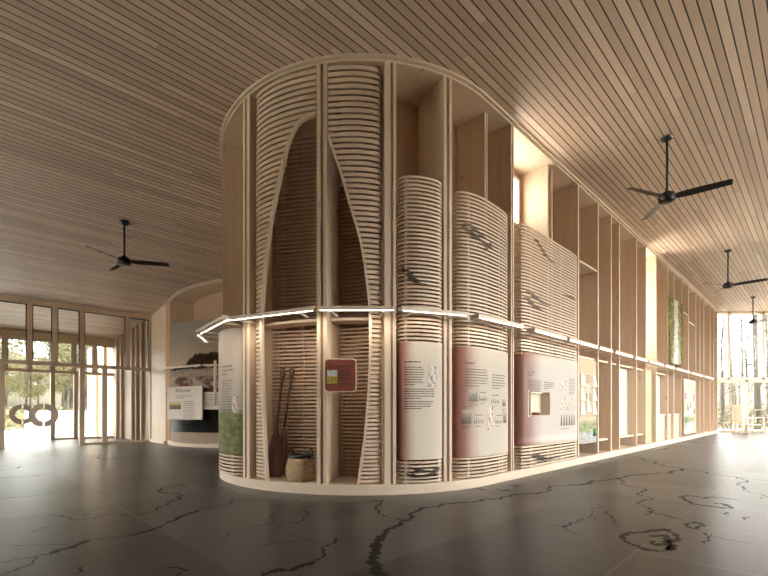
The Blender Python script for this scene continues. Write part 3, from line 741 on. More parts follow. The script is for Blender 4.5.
# C
root, Fn = sheet(POD, CL, CR, fC, .415, 1.84, 'sheetC', 'narrowest curved printed panel with dark red left edge and one small engraving')
X = lambda q_: POD.solve(397.5 + 41.5 * q_, -.03, -2, 1)
para(root, Fn, X(.17), X(.8), 1.60, 1, .03, .022, 3, name='heading')
para(root, Fn, X(.17), X(.62), 1.535, 8, .030, .015, 4); para(root, Fn, X(.17), X(.88), 1.27, 5, .028, .015, 5); para(root, Fn, X(.17), X(.85), 1.12, 4, .028, .015, 6)
pic(root, Fn, X(.70), X(.93), 1.30, 1.55, 'mono', 'engraving')
# D
root, Fn = sheet(POD, DL, DR, fD, .40, 1.84, 'sheetC', 'curved printed panel with dark red left edge and two rows of small pictures')
X = lambda q_: POD.solve(453.5 + 54.5 * q_, -.0, -1, 1)
para(root, Fn, X(.22), X(.47), 1.63, 1, .03, .024, 13, name='heading')
para(root, Fn, X(.22), X(.60), 1.55, 7, .036, .015, 14); para(root, Fn, X(.66), X(.93), 1.50, 6, .036, .015, 15)
pic(root, Fn, X(.27), X(.41), 1.13, 1.28, 'sepia'); pic(root, Fn, X(.86), X(.94), 1.07, 1.17, 'sepia'); pic(root, Fn, X(.17), X(.31), .84, 1.02, 'sepia')
pic(root, Fn, X(.58), X(.69), .74, 1.06, 'mono'); pic(root, Fn, X(.88), X(.96), .83, .98, 'sepia')
for (a, b, z, k) in ((.43, .57, 1.16, 1), (.64, .80, 1.13, 2), (.34, .52, .86, 3), (.72, .86, .85, 4)):
    mb = MB(); rnd = random.Random(k)
    words(mb, Fn, X(a), X(b), z, .010, rnd); 
    for j in range(5):
        q_ = X(a + (b - a) * (j + .5) / 5); h = rnd.uniform(.02, .05)
        mb.face([mb.vert(Fn(*p)) for p in ((q_ - .004, z - .03), (q_ + .004, z - .03), (q_ + .004, z + h), (q_ - .004, z + h))])
    words(mb, Fn, X(a + .02), X(b - .02), z + .09, .014, rnd)
    words(mb, Fn, X(a + .02), X(b - .05), z - .06, .010, rnd)
    mb.build('diagram', M['txt'], host(root), recalc=False)
for (a, b, z, k) in ((.27, .41, 1.10, 21), (.17, .3, .81, 22), (.86, .95, 1.03, 23)): para(root, Fn, X(a), X(b), z, 3, .02, .011, k, name='caption')
# E
zE0, zE1 = .47, 1.90
w = ER - EL; X = lambda q_: EL + w * q_
def Eimg(x, y):
    s = POD.solve(x, -.05, 0, 4); return s, POD.z_at(s, -.05, y)
hs0, hz0 = Eimg(529, 415.5); hs1, hz1 = Eimg(549.5, 395.5)
hz0 = .93; hz1 = 1.30
root, Fn = sheet(POD, EL, ER, fE, zE0, zE1, 'sheetE', 'widest printed panel with rose left edge and a small lit display niche', hole=(hs0, hs1, hz0, hz1), n=40, nz=10)
zz = 1.60
para(root, Fn, Eimg(529, 370)[0], Eimg(534.5, 370)[0], 1.60, 2, .05, .026, 33, name='heading')
para(root, Fn, Eimg(529, 370)[0], Eimg(541, 370)[0], 1.47, 7, .032, .017, 34); para(root, Fn, Eimg(543.5, 370)[0], Eimg(554, 370)[0], 1.46, 4, .032, .017, 35)
e1, e2, e3, e4 = (Eimg(x, 380)[0] for x in (560, 566, 568.5, 575.5))
para(root, Fn, e3, e4, 1.56, 9, .034, .016, 36)
pic(root, Fn, e1, e2, 1.34, 1.52, 'mono'); pic(root, Fn, e1, e1 + .2, 1.02, 1.22, 'mono'); pic(root, Fn, e3, e3 + .17, 1.0, 1.22, 'mono')
para(root, Fn, e1 + .22, e1 + .4, 1.05, 2, .03, .015, 38, name='caption'); para(root, Fn, e3 + .2, e4, 1.05, 2, .03, .015, 39, name='caption')
mb = MB()
for j in range(6):
    a = e1 + (e4 - e1) * j / 6; ww = (e4 - e1) / 6
    mb.face([mb.vert(Fn(*p)) for p in ((a, .74), (a + ww * .7, .74), (a + ww * .45, .93), (a + ww * .25, .93))])
mb.build('diagram', M['txt'], host(root), recalc=False)
para(root, Fn, e1, e4, .69, 1, .03, .016, 40, name='caption')
# display niche behind the hole
mb = MB(); d0 = fE((hs0 + hs1) / 2); T = lambda a, b, c: POD(a, b, c)
for bx in ((hs0 - .02, hs1 + .02, d0 + .15, d0 + .165, hz0 - .02, hz1 + .02), (hs0 - .02, hs0, d0 + .002, d0 + .15, hz0 - .02, hz1 + .02), (hs1, hs1 + .02, d0 + .002, d0 + .15, hz0 - .02, hz1 + .02),
           (hs0, hs1, d0 + .002, d0 + .15, hz0 - .02, hz0), (hs0, hs1, d0 + .002, d0 + .15, hz1, hz1 + .02)): mb.box(*bx, T=T)
root2 = thing('display_case', POD((hs0 + hs1) / 2, d0 + .1, hz0), 'small lit recessed display case set into the rose-edged panel', 'display case')
mb.build('lining', M['cavity'], root2)
mb = MB(); mb.box(hs0 + .03, hs1 - .03, d0 + .10, d0 + .115, hz1 - .010, hz1 - .002, T=T); mb.build('led_strip', M['caseled'], root2)
for j, (q_, rr, hh) in enumerate(((.16, .06, .13), (.55, .09, .05))):
    mb = MB(); c = POD(hs0 + (hs1 - hs0) * q_, d0 + .08, hz0 + .001)
    prof = [(rr * .7, 0), (rr, hh * .3), (rr * .85, hh * .7), (rr * .3, hh), (.002, hh)]
    mb.lathe(prof, 9, c)
    for p in mb.v: p.x += random.uniform(-.012, .012); p.y += random.uniform(-.012, .012)
    tag(mb.build('stone_fragment', M['stone']), ['taller brown stone fragment standing in the lit display case', 'low flat brown fragment lying in the lit display case'][j], 'artifact', 'finds in the display case')
# L meadow sheet
root, Fn = sheet(POD, LL, LR, fL, .42, 2.13, 'meadow', 'curved panel with a green meadow photograph and grey text at the pod\'s left edge', n=44)
w = LR - LL; X = lambda q_: LL + w * q_
para(root, Fn, X(.55), X(.86), 1.62, 3, .055, .022, 51, name='heading'); para(root, Fn, X(.55), X(.83), 1.42, 14, .036, .014, 52)
pic(root, Fn, X(.83), X(.93), .98, 1.2, 'mono', 'engraving')

# red sign on the middle post
def rrect(hw, hh, r_, n=6):
    o = []
    for cx, cy, a0 in ((hw - r_, hh - r_, 0), (-hw + r_, hh - r_, 90), (-hw + r_, -hh + r_, 180), (hw - r_, -hh + r_, 270)):
        for k in range(n + 1):
            a = math.radians(a0 + 90 * k / n); o.append((cx + r_ * math.cos(a), cy + r_ * math.sin(a)))
    return o
def board(name, c, xdir, hw, hh, r_, th, mat, edge, label, cat='sign', group=None):
    """flat rounded board; c is the centre of its face, xdir points right along the face"""
    xd = Vector(xdir).normalized(); nd = Vector((xd.y, -xd.x, 0))   # faces the visitor
    c = Vector(c); root = thing(name, c - Vector((0, 0, hh)), label, cat, group)
    Fn = lambda a, b, o=0: c + xd * a + Vector((0, 0, b)) + nd * o
    mb = MB(); out = rrect(hw, hh, r_); mb.sweep([[Fn(a, b, -th) for a, b in out], [Fn(a, b, 0) for a, b in out]]); mb.build('backing', M[edge], root)
    mb = MB(); inn = rrect(hw - .012, hh - .012, r_ - .006); mb.sweep([[Fn(a, b, 0.0005) for a, b in inn], [Fn(a, b, .004) for a, b in inn]]); mb.build('face_plate', M[mat], root)
    return root, (lambda a, b: Fn(a, b, .0065))
sr = POD.solve(340.5, -.06, -4, 0); pr = POD(sr, -.075, POD.z_at(sr, -.075, 375.3))
tdir = POD(sr + .05, 0) - POD(sr - .05, 0)
root, Fn = board('text_sign', pr, tdir.lerp(Vector((.1, 0, 0)), .4), .192, .20, .045, .02, 'signred', 'pframe', 'small square terracotta-red sign with rounded corners on the middle arch post')
para(root, Fn, -.155, -.09, .152, 1, .02, .016, 61, 'txtred', 'heading'); para(root, Fn, -.155, .15, .11, 2, .022, .013, 62, 'txtred'); para(root, Fn, -.02, .14, .055, 7, .020, .012, 63, 'txtred'); para(root, Fn, -.02, .13, -.10, 2, .016, .012, 64, 'txtred', 'caption')
pic(root, Fn, -.155, -.035, -.10, .06, 'valley')

# cream board standing proud of the bay beyond the meadow panel, seen edge-on
sb = PL + .06; td = POD(sb + .05, 0) - POD(sb - .05, 0)
root, Fn = board('text_sign', POD(sb, -.115, 1.42), td, .09, .34, .03, .03, 'paper', 'pframe', 'narrow cream board seen edge-on beyond the left edge of the meadow panel', 'sign', 'boards on the welcome wall')
para(root, Fn, -.06, .06, .26, 9, .05, .022, 77)

# ------------------------------------------------------------------ welcome wall
wS0, wS1 = POD2.solve(169.9, -.03, -4.5, 0), POD2.solve(226, -.05, -4.2, 0)
fW = bulge(wS0, wS1, .04, -.06, 3.0)
zw1 = POD2.z_at((wS0 + wS1) / 2, -.05, 321)
root, Fn = sheet(POD2, wS0, wS1, fW, .40, zw1, 'stream', 'tall photograph of a rocky stream at sunset behind the welcome board')
mb = MB()
for i in range(46):
    s = wS0 + .02 + (wS1 - wS0 - .04) * i / 45; fin_mesh(mb, POD2, s, .022, fW(s) + .002, fW(s) + .035, .10)
    for k in range(-4, 0): mb.v[k].z = .395
tag(mb.build('slatted_skirt', M['frame']), 'low skirt of upright battens under the sunset stream photograph', 'screen')
def board2(px, y0, y1, hw, label, d=-.14):
    s = POD2.solve(px, d, -4.2, 0); zt_, zb = POD2.z_at(s, d, y0), POD2.z_at(s, d, y1)
    td = POD2(s + .05, 0) - POD2(s - .05, 0)
    return board('text_sign', POD2(s, d, (zt_ + zb) / 2), td, hw, (zt_ - zb) / 2, .05, .03, 'paper', 'pframe', label, 'sign', 'boards on the welcome wall') + ((zt_ - zb) / 2,)
s_a, s_b = POD2.solve(168.5, -.14, -4.2, 0), POD2.solve(201, -.14, -4.2, 0)
hwW = (POD2(s_a, -.14) - POD2(s_b, -.14)).length / 2
root, Fn, hh = board2(184.3, 386.5, 419.5, hwW, 'large cream board headed Welcome in front of the stream photograph')
tx = bpy.data.curves.new('title', 'FONT'); tx.body = 'Welcome'; tx.size = .15; tx.extrude = .0
to = bpy.data.objects.new('tmp', tx); COL.objects.link(to); bpy.context.view_layer.update()
me = bpy.data.meshes.new_from_object(to.evaluated_get(bpy.context.evaluated_depsgraph_get())); bpy.data.objects.remove(to)
mb = MB()
for v_ in me.vertices: mb.vert(Fn(-hwW * .52 + v_.co.x, hh * .66 + v_.co.y))
for p in me.polygons: mb.face(list(p.vertices))
mb.build('title', M['ink2'], host(root), recalc=False)
para(root, Fn, -hwW * .5, hwW * .45, hh * .42, 2, .055, .03, 71); para(root, Fn, -hwW * .05, hwW * .62, hh * .08, 11, .055, .03, 72)
pic(root, Fn, -hwW * .86, -hwW * .18, -hh * .38, hh * .10, 'dusk')
s_a, s_b = POD2.solve(203.5, -.14, -4.2, 0), POD2.solve(224, -.14, -4.2, 0)
root, Fn, hh = board2(213.5, 392, 409.5, (POD2(s_a, -.14) - POD2(s_b, -.14)).length / 2, 'smaller cream text board right of the welcome board')
hwW2 = (POD2(s_a, -.14) - POD2(s_b, -.14)).length / 2
para(root, Fn, -hwW2 * .85, hwW2 * .85, hh * .75, 8, .045, .026, 73)

# ------------------------------------------------------------------ straight bays: shelves, pictures, door, lit windows
sx = lambda u: u - POD.cu
for a, b, z, lb in ((8.43, 9.39, 3.82, 'high shelf just right of the widest slatted screen, catching light'),
                    (8.43, 9.39, 2.02, 'shelf under the light rail, above the tan board of photo cards'),
                    (9.45, 10.17, .36, 'low shelf in the bay right of the tan board'), (9.45, 10.17, 2.02, 'shelf under the light rail, one bay right of the tan board'),
                    (10.23, 10.71, 2.02, 'shelf under the light rail in the narrow bay'),
                    (10.77, 11.99, .36, 'low shelf in the big glowing bay'), (10.77, 11.99, 2.02, 'shelf under the light rail above the big glowing bay'),
                    (12.05, 12.79, .36, 'low shelf in the bay left of the olive door'), (12.05, 12.79, 2.02, 'shelf under the light rail, left of the olive door'),
                    (13.84, 15.05, .84, 'waist-high shelf just right of the olive door'), (13.84, 15.05, 2.02, 'shelf under the light rail, right of the olive door'),
                    (15.11, 15.78, .84, 'waist-high shelf below the left half of the waterfall picture'), (15.84, 16.84, .84, 'waist-high shelf below the right half of the waterfall picture'),
                    (16.9, 17.85, 4.2, 'high shelf right of the waterfall picture'), (17.91, 19.05, 4.0, 'high shelf two bays right of the waterfall picture')):
    shelf(sx(a), sx(b), .06 if z < 3.5 else .02, .61, z, lb, mat='rail')
for a, b, lb in ((13.84, 15.05, 'flat timber front below the waist-high shelf beside the olive door'), (15.11, 15.78, 'flat timber front below the waterfall picture, left one'), (15.84, 16.84, 'flat timber front below the waterfall picture, right one')):
    tag(ribbon(POD, sx(a), sx(b), .08, .11, .122, .838, 2).build('cupboard_front', M['pine']), lb, 'cupboard', 'fronts below the waist-high shelves')
# white upper/lower back linings in the glowing bays
for a, b, lb in ((10.77, 11.99, 'pale lining panel at the back of the big glowing bay'), (12.05, 12.79, 'pale lining panel in the bay left of the olive door'), (13.84, 15.05, 'pale lining panel above the waist-high shelf beside the olive door')):
    tag(ribbon(POD, sx(a), sx(b), .20, .22, .40 if a < 13 else .88, 2.015, 2).build('lining_panel', M['cavity']), lb, 'panel', 'pale linings of the lower bays')
dr = ribbon(POD, sx(12.86), sx(13.77), .10, .15, .122, 2.1, 2).build('door_3', M['door']); struct(dr)
mb = MB(); mb.box(sx(12.93), sx(12.96), .05, .075, .85, 1.35, T=T); mb.box(sx(12.935), sx(12.955), .07, .1, .9, .93, T=T); mb.box(sx(12.935), sx(12.955), .07, .1, 1.27, 1.3, T=T); mb.build('door_handle', M['white'], dr)
def bay_window(name, u0, u1, z0, z1, z0b=None):
    mb = MB()
    for bx in ((u0, u0 + .05, z0, z1), (u1 - .05, u1, z0, z1), (u0, u1, z1 - .05, z1), (u0, u1, z0, z0 + .05)): mb.box(sx(bx[0]), sx(bx[1]), .56, .61, bx[2], bx[3], T=T)
    o = struct(mb.build(name, M['fin'])); mb = MB(); mb.box(sx(u0 + .05), sx(u1 - .05), .59, .605, z0 + .05, z1 - .05, T=T); mb.build('pane', M['litpane'], o)
bay_window('window_4', 6.02, 7.22, 4.25, 5.1)
bay_window('window_5', 12.88, 13.74, 2.4, 5.1)
# tan board with photo cards
f0 = lambda s: .02
root, Fn = sheet(POD, sx(8.46), sx(9.36), f0, .36, 2.0, 'tan', 'tall tan display board with upright photo cards and a pond photograph at its foot', n=6)
def place(px, py): s = POD.solve(px, .02, 2.5, 5); return s, POD.z_at(s, .02, py)
pic(root, Fn, sx(8.47), sx(9.35), .37, .86, 'pond', 'pond_photograph')
para(root, Fn, sx(8.8), sx(9.05), 1.68, 5, .035, .017, 81)
for k, (a, z) in enumerate(((8.53, 1.47), (9.12, 1.47), (8.53, 1.19), (9.12, 1.19), (8.53, .92), (9.12, .92), (8.82, .97))):
    mb = MB(); s = sx(a)
    # leaning acrylic card: tilted slab
    p = [POD(s, .0, z), POD(s + .13, -.05, z), POD(s + .13, -.04, z), POD(s, .01, z), POD(s, .0, z + .24), POD(s + .06, -.02, z + .24), POD(s + .06, -.01, z + .24), POD(s, .01, z + .24)]
    mb.hexa(p); mb.build('photo_card', M['paper'], root)
for z0, z1, m_ in ((1.36, 1.52, 'mono'), (1.17, 1.33, 'falls'), (1.08, 1.15, 'mono')): pic(root, Fn, sx(8.80), sx(9.04), z0, z1, m_)
mb = MB(); mb.tube([POD(sx(9.22), -.0, .50), POD(sx(9.22), -.005, .62)], [.06, .03], 8); mb.build('green_figure', M['leafgreen'], root)
# hanging waterfall picture
root, Fn = sheet(POD, sx(15.12), sx(16.83), lambda s: -.02, 2.42, 4.38, 'falls', 'tall picture of a white waterfall among green trees hung on the upper fins', n=4, name='hanging_picture', th=.02)
# botanical board
root, Fn = sheet(POD, sx(16.98), sx(18.95), lambda s: -.02, .2, 2.02, 'tan', 'pale tan botanical board with small plant prints near the end of the wall', n=4)
pic(root, Fn, sx(17.1), sx(18.7), .42, .82, 'pond', 'plant_photograph')
for (a, z, m_) in ((17.15, 1.35, 'violet'), (18.4, 1.3, 'violet'), (17.9, 1.05, 'violet'), (17.5, .98, 'sepia'), (18.5, .86, 'sepia'), (17.2, .55, 'leafgreen'), (18.0, 1.65, 'mono')):
    pic(root, Fn, sx(a), sx(a) + .28, z, z + .22, m_, 'plant_print')
para(root, Fn, sx(17.6), sx(18.5), 1.9, 2, .05, .03, 91)

# ------------------------------------------------------------------ LED light bars
def light_bar(path, s0, s1, d, label, dep=.07, d2=None, z=2.16, lit=True, wash=0.5):
    a, b = path(s0, d, 0), path(s1, d if d2 is None else d2, 0)
    xd = (b - a).normalized(); nd = Vector((-xd.y, xd.x, 0)); L = (b - a).length
    root = thing('light_bar', (a + b) / 2 + Vector((0, 0, z)), label, 'light', 'LED light rails around the pods')
    T_ = lambda x, y, zz: a + xd * x + nd * y + Vector((0, 0, zz))
    mb = MB(); mb.box(0, L, 0, dep, z, z + .045, T=T_); rail_ = mb.build('rail', M['rail'], root)
    mb = MB(); mb.box(.02, L - .02, -.003, .012, z - .009, z - .0005, T=T_); mb.build('led_strip', M['led' if lit else 'white'], rail_)
    if lit:
        la = bpy.data.lights.new('led_optic', 'AREA'); la.shape = 'RECTANGLE'; la.size = L * .92; la.size_y = .02; la.energy = wash * L; la.color = (1.0, .86, .70); la.spread = math.radians(150)
        lo = bpy.data.objects.new('led_optic', la); COL.objects.link(lo); c_ = T_(L / 2, dep + .004, z - .02)
        q2 = (path((s0 + s1) / 2, .5, .9) - c_); lo.rotation_euler = q2.to_track_quat('-Z', 'Y').to_euler(); lo.parent = root; lo.location = c_ - Vector(root['_w'])
    for q_ in (.16, .84):
        p = T_(L * q_, dep / 2, 0); u, v = UV(p.x, p.y)
        # arm towards the pod
        best = min(((path(s, .05) - p).length, s) for s in [s0 + (s1 - s0) * k / 30 for k in range(31)])
        e_ = path(best[1], .03)
        dv = (e_ - p); ln = dv.length; dv.normalize(); sv = Vector((-dv.y, dv.x, 0)) * .012
        mb = MB(); mb.hexa([q2 + Vector((0, 0, zz)) for zz in (z - .018, z - .001) for q2 in (p - sv, p + sv, e_ + sv, e_ - sv)]); mb.build('bracket', M['white'], root)
    return root
D_ = -.30
bars = [((225, 314), 'light rail tilted above the paddles, left of the middle arch post'), ((318, 396), 'light rail above the red sign'), ((402, 468), 'light rail over the narrowest maroon panel'),
        ((479, 524), 'light rail over the second maroon panel'), ((535, 567), 'light rail over the rose-edged panel with niche'), ((570, 598), 'light rail over the tan board of photo cards'),
        ((600, 613), 'short light rail one bay right of the tan board'), ((616, 633), 'light rail over the big glowing bay'), ((636, 648), 'light rail left of the olive door'), ((650, 664), 'light rail over the olive door'),
        ((666, 675), 'light rail under the left half of the waterfall picture'), ((677, 690), 'light rail over the botanical board'), ((692, 703), 'second last light rail before the end glazing'), ((705, 713.5), 'last light rail beside the end glazing')]
for (x0, x1), lb in bars:
    light_bar(POD, POD.solve(x0, D_, -3.7, 19), POD.solve(x1, D_, -3.7, 19), D_, lb, .07 if x0 < 400 else .13, wash=3.2 if 220 < x0 < 400 else 0.8)
light_bar(POD, math.radians(-83) * POD.R, math.radians(-112) * POD.R, -.32, 'light rail jutting out past the left edge of the meadow panel', d2=-.30)
light_bar(POD, math.radians(-114) * POD.R, math.radians(-131) * POD.R, -.34, 'light rail behind the pod, sloping in front of the stream photograph')
light_bar(POD2, POD2.solve(203, -.25, -4.2, 0), POD2.solve(224, -.25, -4.2, 0), -.25, 'unlit rail crossing the right of the stream photograph', lit=False)
light_bar(POD2, -4.1, POD2.solve(200, -.25, -4.2, 0), -.25, 'unlit rail crossing the left of the stream photograph above the welcome board', lit=False)

# ------------------------------------------------------------------ paddles and basket in the niche
def paddle(base, top, label):
    base, top = Vector(base), Vector(top); ax = (top - base); L = ax.length; ax.normalize()
    sd = Vector((1, .15, 0)); sd = (sd - ax * sd.dot(ax)).normalized(); nd = ax.cross(sd)
    root = thing('paddle', base, label, 'paddle', 'paddles leaning in the niche')
    def prof(name, zs):
        mb = MB(); mb.sweep([[base + ax * (z * L) + sd * (w * math.cos(2 * math.pi * k / 12)) + nd * (t_ * math.sin(2 * math.pi * k / 12)) for k in range(12)] for z, w, t_ in zs], smooth=True); mb.build(name, M['paddle'], root)
    prof('blade', [(0, .035, .006), (.03, .062, .009), (.12, .078, .011), (.25, .074, .012), (.36, .055, .013), (.42, .03, .014), (.45, .018, .015)])
    prof('shaft', [(.44, .017, .016), (.7, .016, .016), (.88, .017, .017), (.9, .019, .017)])
    prof('grip', [(.895, .019, .017), (.92, .034, .018), (.96, .038, .018), (.985, .036, .016), (1.0, .022, .010)])
def onplinth(px, py, d):
    s = POD.solve(px, d, -4, 0); return s, POD.z_at(s, d, py)
for (bx, tx_, d0, d1, lb) in ((271.5, 283.2, .20, .42, 'left carved dark wooden paddle leaning in the arch niche'), (277.5, 292.3, .24, .45, 'right carved dark wooden paddle leaning behind the basket')):
    s0 = POD.solve(bx, d0, -4, 0); s1 = POD.solve(tx_, d1, -4, 0)
    paddle(POD(s0, d0, .124), POD(s1, d1, POD.z_at(s1, d1, 368.5)), lb)
bs = POD.solve(300.3, .20, -4, 0); bc = POD(bs, .20, .121)
root = thing('basket', bc, 'round woven rush basket with black rim and two black handles beside the paddles', 'basket')
mb = MB(); mb.lathe([(.002, 0.004), (.14, 0), (.165, .02), (.182, .10), (.180, .17), (.165, .24), (.148, .30), (.140, .30), (.155, .23), (.165, .12), (.14, .03), (.002, .03)], 40, bc); mb.build('body', M['rush'], root)
mb = MB(); mb.lathe([(.150, .285), (.153, .305), (.150, .335), (.138, .335), (.137, .29), (.150, .285)], 40, bc); mb.build('rim', M['leather'], root)
for ang in (-20, 150):
    a = math.radians(ang); cdir = Vector((math.cos(a), math.sin(a), 0)); sd = Vector((-cdir.y, cdir.x, 0))
    mb = MB(); mb.tube([bc + cdir * .155 + sd * (.05 * math.cos(q_)) + Vector((0, 0, .30 + .10 * math.sin(q_) if math.sin(q_) > 0 else .30 - .04 * abs(math.sin(q_) * 1.5))) for q_ in [math.radians(-35 + 250 * k / 16) for k in range(17)]], .0085, 8)
    mb.build('handle', M['leather'], root)

# ------------------------------------------------------------------ ceiling fans
def ceiling_fan(x, y, zt_, rod, base_ang, R, label):
    root = thing('ceiling_fan', (x, y, zt_), label, 'fan', 'black three-blade ceiling fans')
    c = (x, y, zt_)
    mb = MB(); mb.lathe([(.002, .0), (.09, 0.0), (.092, -.02), (.075, -.05), (.03, -.07), (.002, -.07)], 28, c); mb.build('canopy', M['black'], root)
    mb = MB(); mb.lathe([(.018, -.05), (.018, -rod - .02)], 14, c); mb.build('downrod', M['black'], root)
    zh = -rod
    mb = MB(); mb.lathe([(.002, zh + .03), (.035, zh + .02), (.05, zh - .01), (.105, zh - .03), (.118, zh - .06), (.118, zh - .13), (.108, zh - .15), (.06, zh - .165), (.002, zh - .168)], 32, c); mb.build('motor', M['black'], root)
    for k in range(3):
        a = math.radians(base_ang + 120 * k); dx = Vector((math.cos(a), math.sin(a), 0)); sd = Vector((-math.sin(a), math.cos(a), 0))
        mb = MB(); rings = []
        zb = zt_ + zh - .085
        for q_, wd in ((.10, .045), (.16, .06), (.3, .072), (R * .8, .062), (R * .97, .056), (R, .048)):
            t_ = math.radians(-16); ct, st = math.cos(t_), math.sin(t_)
            p = Vector((x, y, zb)) + dx * q_
            rings.append([p + sd * (a_ * ct) + Vector((0, 0, a_ * st + b_)) for a_, b_ in ((-wd, -.005), (wd, -.005), (wd, .005), (-wd, .005))])
        mb.sweep(rings); mb.build('blade', M['black'], root)
Yl = 8.62; Xl = (124.3 - CX) / F * Yl
ceiling_fan(Xl, Yl, zcw((Xl, Yl)) , .69, 16, .80, 'black ceiling fan on the left, over the entrance side')
for px, py, an, lb in ((667, 137, -38, 'nearest black ceiling fan on the right, above the pod wall'), (728, 250, -46, 'middle black ceiling fan in the right-hand row'), (753, 296.5, -50, 'farthest ceiling fan on the right, before the end glazing')):
    Y = F * (HC - EYE) / (HY - py); ceiling_fan((px - CX) / F * Y, Y, HC, .87, an, .81, lb)

# ------------------------------------------------------------------ furniture before the end glazing
M['chairw'] = wood('pale_chair_wood', (.42, .29, .18), (.54, .40, .27), (14, 14, 1), .5)
def chair(x, y, rot, label):
    root = thing('slat_back_chair', (x, y, 0), label, 'chair', 'tall slat-back chairs at the end glazing')
    c, s = math.cos(rot), math.sin(rot)
    T_ = lambda a, b, z: Vector((x + a * c - b * s, y + a * s + b * c, z))
    mb = MB(); mb.box(-.23, .23, -.22, .22, .42, .46, T=T_); mb.build('seat', M['chairw'], root)
    for a in (-.21, .21):
        mb = MB(); mb.box(a - .02, a + .02, .18, .22, .001, .42, T=T_); mb.build('leg', M['chairw'], root)
        mb = MB(); mb.box(a - .02, a + .02, -.22, -.18, .001, 1.22, T=T_); mb.build('leg', M['chairw'], root)
    mb = MB(); mb.box(-.19, .19, -.215, -.185, 1.12, 1.21, T=T_); br = mb.build('backrest', M['chairw'], root)
    for k in range(5):
        a = -.15 + .075 * k; mb = MB(); mb.box(a - .024, a + .024, -.208, -.192, .46, 1.12, T=T_); mb.build('back_slat', M['chairw'], br)
def table(x, y, w_, d_, h, label):
    root = thing('side_table', (x, y, 0), label, 'table', 'pale tables at the end glazing')
    mb = MB(); mb.box(x - w_, x + w_, y - d_, y + d_, h - .04, h); mb.build('tabletop', M['rail'], root)
    mb = MB(); mb.box(x - w_ + .05, x + w_ - .05, y - d_ + .05, y + d_ - .05, .34, .37); mb.build('lower_shelf', M['rail'], root)
    for a in (-1, 1):
        for b in (-1, 1):
            mb = MB(); mb.box(x + a * (w_ - .03) - .025, x + a * (w_ - .03) + .025, y + b * (d_ - .03) - .025, y + b * (d_ - .03) + .025, .001, h - .04); mb.build('leg', M['rail'], root)
chair(15.0, 18.9, 0, 'tall slat-back pale wood chair beside the pod wall corner')
table(15.78, 18.95, .36, .3, .68, 'small pale table with lower shelf right of the tall chair')
chair(16.75, 18.9, .1, 'tall slat-back pale wood chair right of the small pale table')
table(17.6, 18.95, .4, .3, .68, 'pale table cut off by the right edge of the picture')

# ------------------------------------------------------------------ outdoors
mb = MB(); n = 64
mb.face([mb.vert((10 + 130 * math.cos(2 * math.pi * k / n), 20 + 130 * math.sin(2 * math.pi * k / n), -.13)) for k in range(n)]); struct(mb.build('ground', M['ground'], recalc=False))
M['hill'] = plain('distant_woodland_floor', (.062, .053, .037), .95, var=.45, scale=.15)
mb = MB(); rings = []
for k in range(97):
    a = 2 * math.pi * k / 96; j = 1 + .18 * math.sin(5 * a + 1) + .1 * math.sin(13 * a)
    rings.append([(10 + r_ * math.cos(a), 20 + r_ * math.sin(a), z) for r_, z in ((66, -.3), (90, 5.5 * j), (112, 11 * j), (128, 12 * j), (129, -.3))])
mb.sweep(rings, caps=False, smooth=True); struct(mb.build('hills', M['hill'], recalc=False))
mb = MB(); uvbox(mb, -20, 6.0, 18.35, 27, -.12, -.01); struct(mb.build('paving', M['paving']))
mb = MB(); uvbox(mb, 2.3, 7, 22.6, 22.8, -.1, .95); uvbox(mb, 2.3, 2.5, 20.5, 22.6, -.1, .95); tag(mb.build('garden_wall', M['render']), 'low white wall outside the entrance doors', 'wall')
